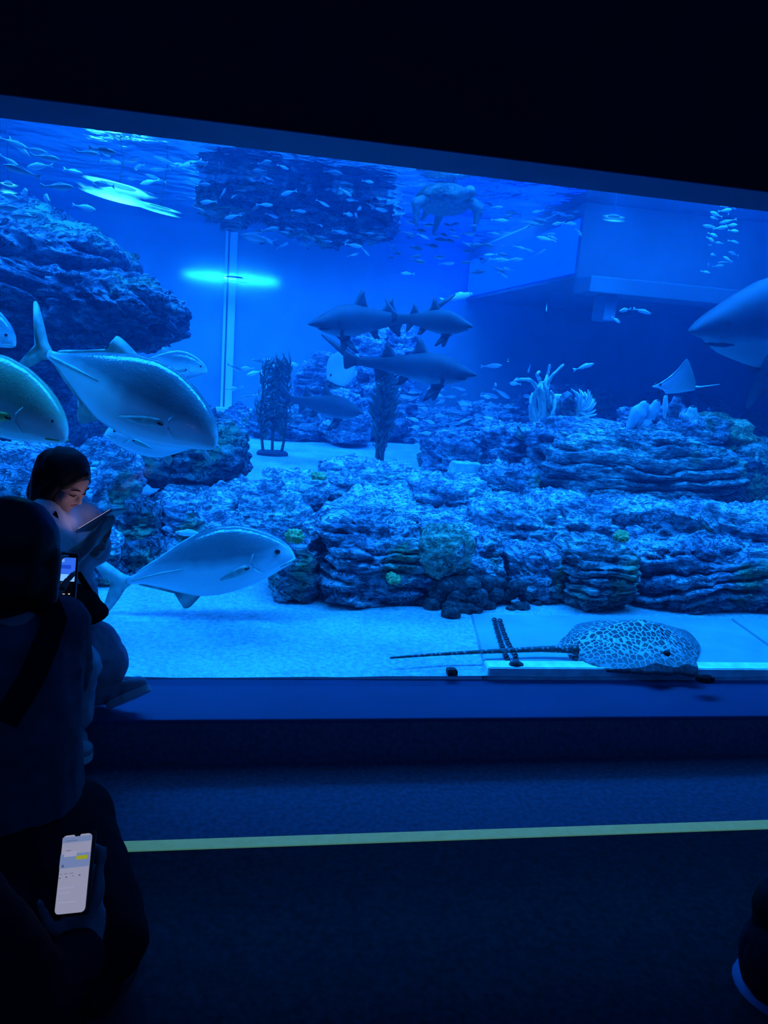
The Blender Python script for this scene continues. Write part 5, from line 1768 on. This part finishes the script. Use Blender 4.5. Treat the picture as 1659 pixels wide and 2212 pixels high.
WHT = (0.62, 0.64, 0.95)
GRB = (0.26, 0.36, 0.72)
scr2 = [('screen', 0, 0, 1, 1, WHT, 0.42, 0.007), ('header_band', 0.0, 0.025, 1, 0.10, GRB, 0.55, 0.001), ('banner', 0, 0.25, 1, 0.43, GRB, 0.55, 0.0005), ('card', 0.13, 0.22, 0.55, 0.285, WHT, 0.46, 0.001),
        ('yellow_button', 0.55, 0.285, 0.95, 0.335, (0.62, 0.68, 0.05), 0.45, 0.003),
        ('text_line', 0.14, 0.075, 0.55, 0.083, (0.2, 0.3, 0.5), 0.4, 0.0005), ('text_line', 0.10, 0.125, 0.85, 0.132, (0.4, 0.42, 0.7), 0.6, 0.0005),
        ('text_line', 0.12, 0.15, 0.30, 0.156, (0.4, 0.42, 0.7), 0.6, 0.0005), ('text_line', 0.20, 0.205, 0.36, 0.212, (0.2, 0.25, 0.4), 0.4, 0.0005),
        ('icon', 0.10, 0.385, 0.18, 0.42, (0.12, 0.2, 0.4), 0.5, 0.001), ('icon', 0.05, 0.50, 0.15, 0.508, (0.3, 0.3, 0.5), 0.5, 0.0004), ('icon', 0.22, 0.50, 0.34, 0.508, (0.25, 0.25, 0.45), 0.5, 0.0004), ('icon', 0.40, 0.50, 0.52, 0.508, (0.25, 0.25, 0.45), 0.5, 0.0004),
        ('icon', 0.06, 0.548, 0.11, 0.56, (0.2, 0.2, 0.4), 0.4, 0.0004), ('icon', 0.28, 0.54, 0.33, 0.556, (0.2, 0.2, 0.4), 0.4, 0.0004), ('icon', 0.50, 0.535, 0.55, 0.545, (0.35, 0.3, 0.5), 0.4, 0.0004), ('icon', 0.72, 0.53, 0.77, 0.548, (0.2, 0.2, 0.4), 0.4, 0.0004),
        ('text_line', 0.1, 0.68, 0.6, 0.686, (0.4, 0.4, 0.7), 0.8, 0.0004), ('text_line', 0.1, 0.74, 0.5, 0.746, (0.4, 0.4, 0.7), 0.8, 0.0004), ('text_line', 0.12, 0.86, 0.7, 0.865, (0.45, 0.45, 0.72), 0.8, 0.0004)]
Yp = 1.20
phone('bright white phone screen with a yellow button held low at the left', PY(137, 1806, Yp + 0.02), PY(200, 1799, Yp + 0.01), PY(121, 1976, Yp - 0.06), scr2)
BLK = (0, 0, 0)
scr1 = [('screen', 0, 0, 1, 1, BLK, 0, 0.005), ('camera_view', 0.20, 0.07, 0.98, 0.62, (0.03, 0.16, 0.95), 0.9, 0.001), ('camera_sand', 0.20, 0.46, 0.98, 0.62, (0.18, 0.48, 1.0), 1.1, 0.0005), ('camera_light', 0.24, 0.10, 0.50, 0.18, (0.15, 0.4, 1.0), 0.9, 0.002),
        ('camera_dark', 0.22, 0.24, 0.80, 0.33, (0.01, 0.07, 0.7), 0.9, 0.002), ('shutter_button', 0.32, 0.74, 0.56, 0.81, (0.95, 0.95, 0.9), 1.2, 0.004),
        ('icon', 0.10, 0.90, 0.20, 0.94, (0.2, 0.4, 0.9), 0.9, 0.002), ('icon', 0.30, 0.915, 0.46, 0.925, (0.6, 0.7, 0.9), 0.6, 0.0003), ('icon', 0.52, 0.91, 0.62, 0.93, (0.7, 0.7, 0.8), 0.6, 0.0005), ('icon', 0.76, 0.90, 0.84, 0.925, (0.8, 0.8, 0.9), 0.7, 0.001),
        ('icon', 0.42, 0.655, 0.54, 0.67, (0.6, 0.6, 0.5), 0.5, 0.0004), ('icon', 0.62, 0.66, 0.66, 0.67, (0.6, 0.6, 0.5), 0.5, 0.0004)]
Yq = 1.92
phone('dark phone in camera mode showing a blue picture, held up before the girl', PY(116, 1196, Yq), PY(166, 1199, Yq), PY(101, 1288, Yq - 0.02), scr1)
# the girl's phone, its lit side towards her face
pc = PY(220, 1120, 2.285)
ey_ = (PY(246, 1098, 2.24) - PY(190, 1132, 2.28)).normalized()
nn_ = (hc - pc)
nn_ = (nn_ - ey_ * nn_.dot(ey_)).normalized()
ex_ = ey_.cross(nn_)
tl_ = pc - ex_ * 0.034 + ey_ * 0.07
ph = phone('thin pale phone held in both hands by the girl on the sill', tl_, tl_ + ex_ * 0.068, tl_ - ey_ * 0.14, [('screen', 0.02, 0.02, 0.98, 0.98, (0.85, 0.62, 0.8), 1.3, 0.006)], case=plain('pale_phone_case', (0.45, 0.55, 0.55), 0.4, 0.4, 10, 0.05, 0.0))

# ---- the person sitting in front, seen from behind, filming
p2 = PZ(20, 1900, 0.0)
p2.y, p2.z = 1.62, 0.0
per2 = empty('person', p2)
tag(per2, 'dark haired person seen from behind on the floor, filming the tank with a phone', 'person')
Y2 = 1.70
hc2 = PY(34, 1198, Y2)
nk2 = PY(34, 1300, Y2 - 0.01)
sR, sL = PY(128, 1352, Y2), PY(-82, 1352, Y2)
eR, wR = PY(140, 1470, Y2 + 0.10), PY(106, 1310, Yq - 0.02)
bl2, hp2 = PY(30, 1560, Y2 - 0.06), PY(30, 1720, Y2 - 0.08)
hp2.z = 0.13
body = head_shapes(hc2, V3(0.35, 0.9, -0.1), 1.0)
body += limb((nk2, 0.052), (hc2 + V3(0, 0, -0.05), 0.05)) + limb((nk2, 0.07), (PY(30, 1440, Y2 - 0.02), 0.125), (bl2, 0.115), (hp2, 0.14))
body += limb((sR, 0.05), (eR, 0.040), (wR, 0.028)) + hand(wR, PY(104, 1235, Yq - 0.01) - wR, V3(0.75, 0.55, 0.1), 0.95, 0.75, -1)
body += limb((sL, 0.05), (PY(-90, 1500, Y2 + 0.12), 0.04), (PY(20, 1430, Y2 + 0.2), 0.03))
kR, kL = PY(96, 1660, 1.96), PY(-150, 1640, 1.95)
kR.z, kL.z = 0.22, 0.22
body += limb((hp2 + V3(0.08, 0.0, 0), 0.10), (kR, 0.065), (hp2 + V3(-0.05, 0.36, -0.05), 0.05)) + limb((hp2 + V3(-0.08, 0, 0), 0.10), (kL, 0.065), (hp2 + V3(0.06, 0.30, -0.05), 0.05))
grow('body', shift(body, p2), 0.0068, M_skin, per2, 3)
f, r, u = frame(V3(0.35, 0.9, -0.1))
R = mat3(r, f, u)
H_ = lambda x, y, z: hc2 + (r * x + f * y + u * z)
hair = [('e', H_(0, -0.025, 0.035), (0.098, 0.103, 0.092), R), ('e', H_(0, -0.045, -0.04), (0.096, 0.08, 0.090), R), ('c', H_(0.07, 0.0, 0.0), 0.034, H_(0.075, -0.01, -0.09), 0.030), ('c', H_(-0.07, 0, 0), 0.034, H_(-0.075, -0.01, -0.09), 0.030)]
grow('hair', shift(hair, p2), 0.008, M_hair, per2, 4, 0.004, 5)
shirt = limb((nk2 + V3(0, 0, -0.03), 0.075), (PY(30, 1440, Y2 - 0.02), 0.145), (bl2, 0.138), (hp2 + V3(0, 0, 0.05), 0.155))
shirt += limb((sR, 0.066), (sR.lerp(eR, 0.9), 0.060)) + limb((sL, 0.066), (sL.lerp(PY(-90, 1500, Y2 + 0.12), 0.9), 0.06)) + limb((sR, 0.064), (nk2 + V3(0, 0, -0.07), 0.075), (sL, 0.064))
grow('shirt', shift(shirt, p2), 0.009, M_grey, per2, 5, 0.007, 22)
tr_ = limb((hp2 + V3(0.06, 0.0, 0), 0.145), (kR, 0.088), (hp2 + V3(-0.05, 0.36, -0.03), 0.07)) + limb((hp2 + V3(-0.06, 0, 0), 0.145), (kL, 0.088), (hp2 + V3(0.06, 0.30, -0.03), 0.07))
grow('trousers', shift(tr_, p2), 0.010, M_navy, per2, 5, 0.006, 24)
strap('bag_strap', [sR + V3(-0.03, 0.08, 0.06), sR + V3(-0.035, 0.0, 0.085), PY(118, 1340, Y2 - 0.085), PY(98, 1395, Y2 - 0.15), PY(66, 1470, Y2 - 0.185), PY(10, 1560, Y2 - 0.22)], 0.05, 0.007, M_black, per2, [V3(0, 0.5, 1), V3(0, -0.3, 1), V3(0.2, -1, 0.4), V3(0.2, -1, 0.1), V3(0.2, -1, 0), V3(0.2, -1, 0)])

# ---- the nearer person crouching at the left edge with the bright phone
p3 = V3(-0.62, 1.12, 0.0)
per3 = empty('person', p3)
tag(per3, 'person in black crouching at the lower left, holding the bright phone', 'person')
Y3 = 1.22
hc3 = V3(-0.66, 1.10, 0.98)
nk3 = V3(-0.67, 1.08, 0.84)
ch3, hp3 = V3(-0.70, 1.06, 0.60), V3(-0.70, 1.08, 0.16)
sR, sL = V3(-0.52, 1.06, 0.76), V3(-0.83, 1.08, 0.76)
wR = PY(186, 2052, Yp - 0.025)
eR = V3(-0.44, 1.00, wR.z + 0.10)
eR = PY(70, 2170, 1.02)
kR = PY(150, 1780, 1.64)
body = head_shapes(hc3, V3(0.3, 0.9, -0.3), 1.0) + limb((nk3, 0.052), (hc3 + V3(0, 0, -0.05), 0.05)) + limb((nk3, 0.07), (ch3, 0.125), (hp3, 0.14))
fdir = PY(176, 1900, Yp + 0.045) - wR
body += limb((sR, 0.05), (eR, 0.042), (wR, 0.028)) + hand(wR, fdir, V3(0.2, -0.9, 0.3), 0.95, 0.12, -1)
tipd = PY(222, 1838, Yp + 0.02)
body += limb((PY(214, 1880, Yp + 0.015), 0.010), (tipd, 0.0088), (PY(205, 1830, Yp + 0.03), 0.0075)) + limb((wR + fdir * 0.4, 0.016), (PY(212, 1930, Yp), 0.012), (PY(214, 1880, Yp + 0.015), 0.010))
body += limb((sL, 0.05), (V3(-0.85, 1.2, 0.55), 0.04), (V3(-0.66, 1.38, 0.45), 0.03))
fR = PZ(232, 2080, 0.06)
body += limb((hp3 + V3(0.08, 0, 0), 0.10), (kR, 0.07), (fR, 0.05)) + limb((hp3 + V3(-0.08, 0, 0), 0.10), (V3(-0.9, 1.42, 0.40), 0.07), (V3(-0.88, 1.38, 0.06), 0.05))
grow('body', shift(body, p3), 0.0068, M_skin, per3, 3)
hair = [('e', hc3 + V3(-0.01, -0.03, 0.035), (0.098, 0.10, 0.092)), ('e', hc3 + V3(-0.01, -0.05, -0.05), (0.09, 0.075, 0.10))]
grow('hair', shift(hair, p3), 0.009, M_hair, per3, 4, 0.004, 5)
jk = limb((nk3 + V3(0, 0, -0.03), 0.08), (ch3, 0.15), (hp3 + V3(0, 0, 0.06), 0.16)) + limb((sR, 0.07), (eR, 0.062), (eR.lerp(wR, 0.80), 0.046)) + limb((sL, 0.07), (V3(-0.85, 1.2, 0.55), 0.06), (V3(-0.7, 1.34, 0.47), 0.045)) + limb((sR, 0.066), (nk3 + V3(0, 0, -0.08), 0.08), (sL, 0.066))
grow('jacket', shift(jk, p3), 0.010, M_black, per3, 5, 0.006, 32)
tr_ = limb((hp3 + V3(0.07, 0, 0), 0.14), (kR, 0.10), (fR + V3(0, 0, 0.06), 0.085)) + limb((hp3 + V3(-0.07, 0, 0), 0.14), (V3(-0.9, 1.42, 0.40), 0.10), (V3(-0.88, 1.38, 0.08), 0.08))
grow('trousers', shift(tr_, p3), 0.010, M_black, per3, 5, 0.006, 34)
shoe(fR + V3(0.03, 0.14, -0.045), fR + V3(-0.01, -0.11, -0.045), V3(0, 0, 1), per3, 1.0, M_black, M_navy)
shoe(V3(-0.87, 1.53, 0.015), V3(-0.88, 1.28, 0.015), V3(0, 0, 1), per3, 1.0, M_black, M_navy)

# ---- the child at the lower right edge, turned away to the right
hc4 = PY(1724, 1985, 1.32)
Y4 = 1.30
per4 = empty('person', V3(hc4.x, Y4, 0))
tag(per4, 'small dark haired person with a pale blue collar at the lower right corner', 'person')
o4 = per4.location.copy()
s4 = 0.86
nk4 = hc4 + V3(-0.015, -0.01, -0.11)
hp4 = V3(hc4.x - 0.02, Y4 - 0.02, 0.09)
f4 = V3(0.9, 0.35, -0.1)
body = head_shapes(hc4, f4, s4) + limb((nk4, 0.042), (hc4 + V3(0, 0, -0.05), 0.042)) + limb((nk4, 0.06), (nk4.lerp(hp4, 0.5), 0.085), (hp4, 0.09))
sR, sL = nk4 + V3(0.05, -0.085, -0.05), nk4 + V3(0.03, 0.085, -0.05)
w4 = V3(hc4.x + 0.24, Y4, 0.20)
for s_, q in ((sR, -1), (sL, 1)):
    el = V3(s_.x + 0.07, Y4 + q * 0.13, 0.17)
    wq = w4 + V3(0, q * 0.05, 0)
    body += limb((s_, 0.036), (el, 0.03), (wq, 0.022)) + hand(wq, V3(0.9, -q * 0.3, 0.1), V3(0, -q, 0.2), 0.75, 0.4, q)
    body += limb((hp4 + V3(0, q * 0.05, 0), 0.07), (V3(hc4.x + 0.26, Y4 + q * 0.14, 0.08), 0.05), (V3(hc4.x + 0.22, Y4 - q * 0.06, 0.05), 0.035))
grow('body', shift(body, o4), 0.006, M_skin, per4, 3)
grow('hair', shift([('e', hc4 + V3(-0.02, -0.01, 0.03), (0.09, 0.086, 0.084)), ('e', hc4 + V3(-0.045, -0.02, -0.035), (0.065, 0.08, 0.085))], o4), 0.008, M_hair, per4, 4, 0.004, 5)
sh_ = limb((nk4 + V3(0, 0, -0.03), 0.066), (nk4.lerp(hp4, 0.5), 0.105), (hp4 + V3(0, 0, 0.03), 0.108)) + limb((sR, 0.05), (nk4 + V3(0, 0, -0.05), 0.065), (sL, 0.05))
for s_, q in ((sR, -1), (sL, 1)): sh_ += limb((s_, 0.05), (V3(s_.x + 0.07, Y4 + q * 0.13, 0.17), 0.045))
grow('shirt', shift(sh_, o4), 0.008, M_navy, per4, 5, 0.006, 42)
bm = bmesh.new()
ring = [nk4 - o4 + V3(math.cos(a) * 0.082, math.sin(a) * 0.078, -0.05 + 0.02 * math.cos(a)) for a in np.linspace(0, 2 * PI, 25)]
tube(bm, ring, 0.024, 8)
from_bm('collar', bm, plain('pale_blue_collar', (0.22, 0.32, 0.52), 0.9, 0.1, 20, 0.1, 0.002), per4, True)
tr_ = []
for q in (-1, 1): tr_ += limb((hp4 + V3(0, q * 0.045, 0), 0.088), (V3(hc4.x + 0.26, Y4 + q * 0.14, 0.08), 0.066), (V3(hc4.x + 0.22, Y4 - q * 0.05, 0.06), 0.05))
grow('trousers', shift(tr_, o4), 0.009, M_navy, per4, 4, 0.005, 44)

# small luminous faces are seen, not sampled as lamps
for m_ in bpy.data.materials:
    if m_.name.startswith(('glow_blob', 'blue_lit', 'glow_tape', 'screen_glow')): m_.cycles.emission_sampling = 'NONE'
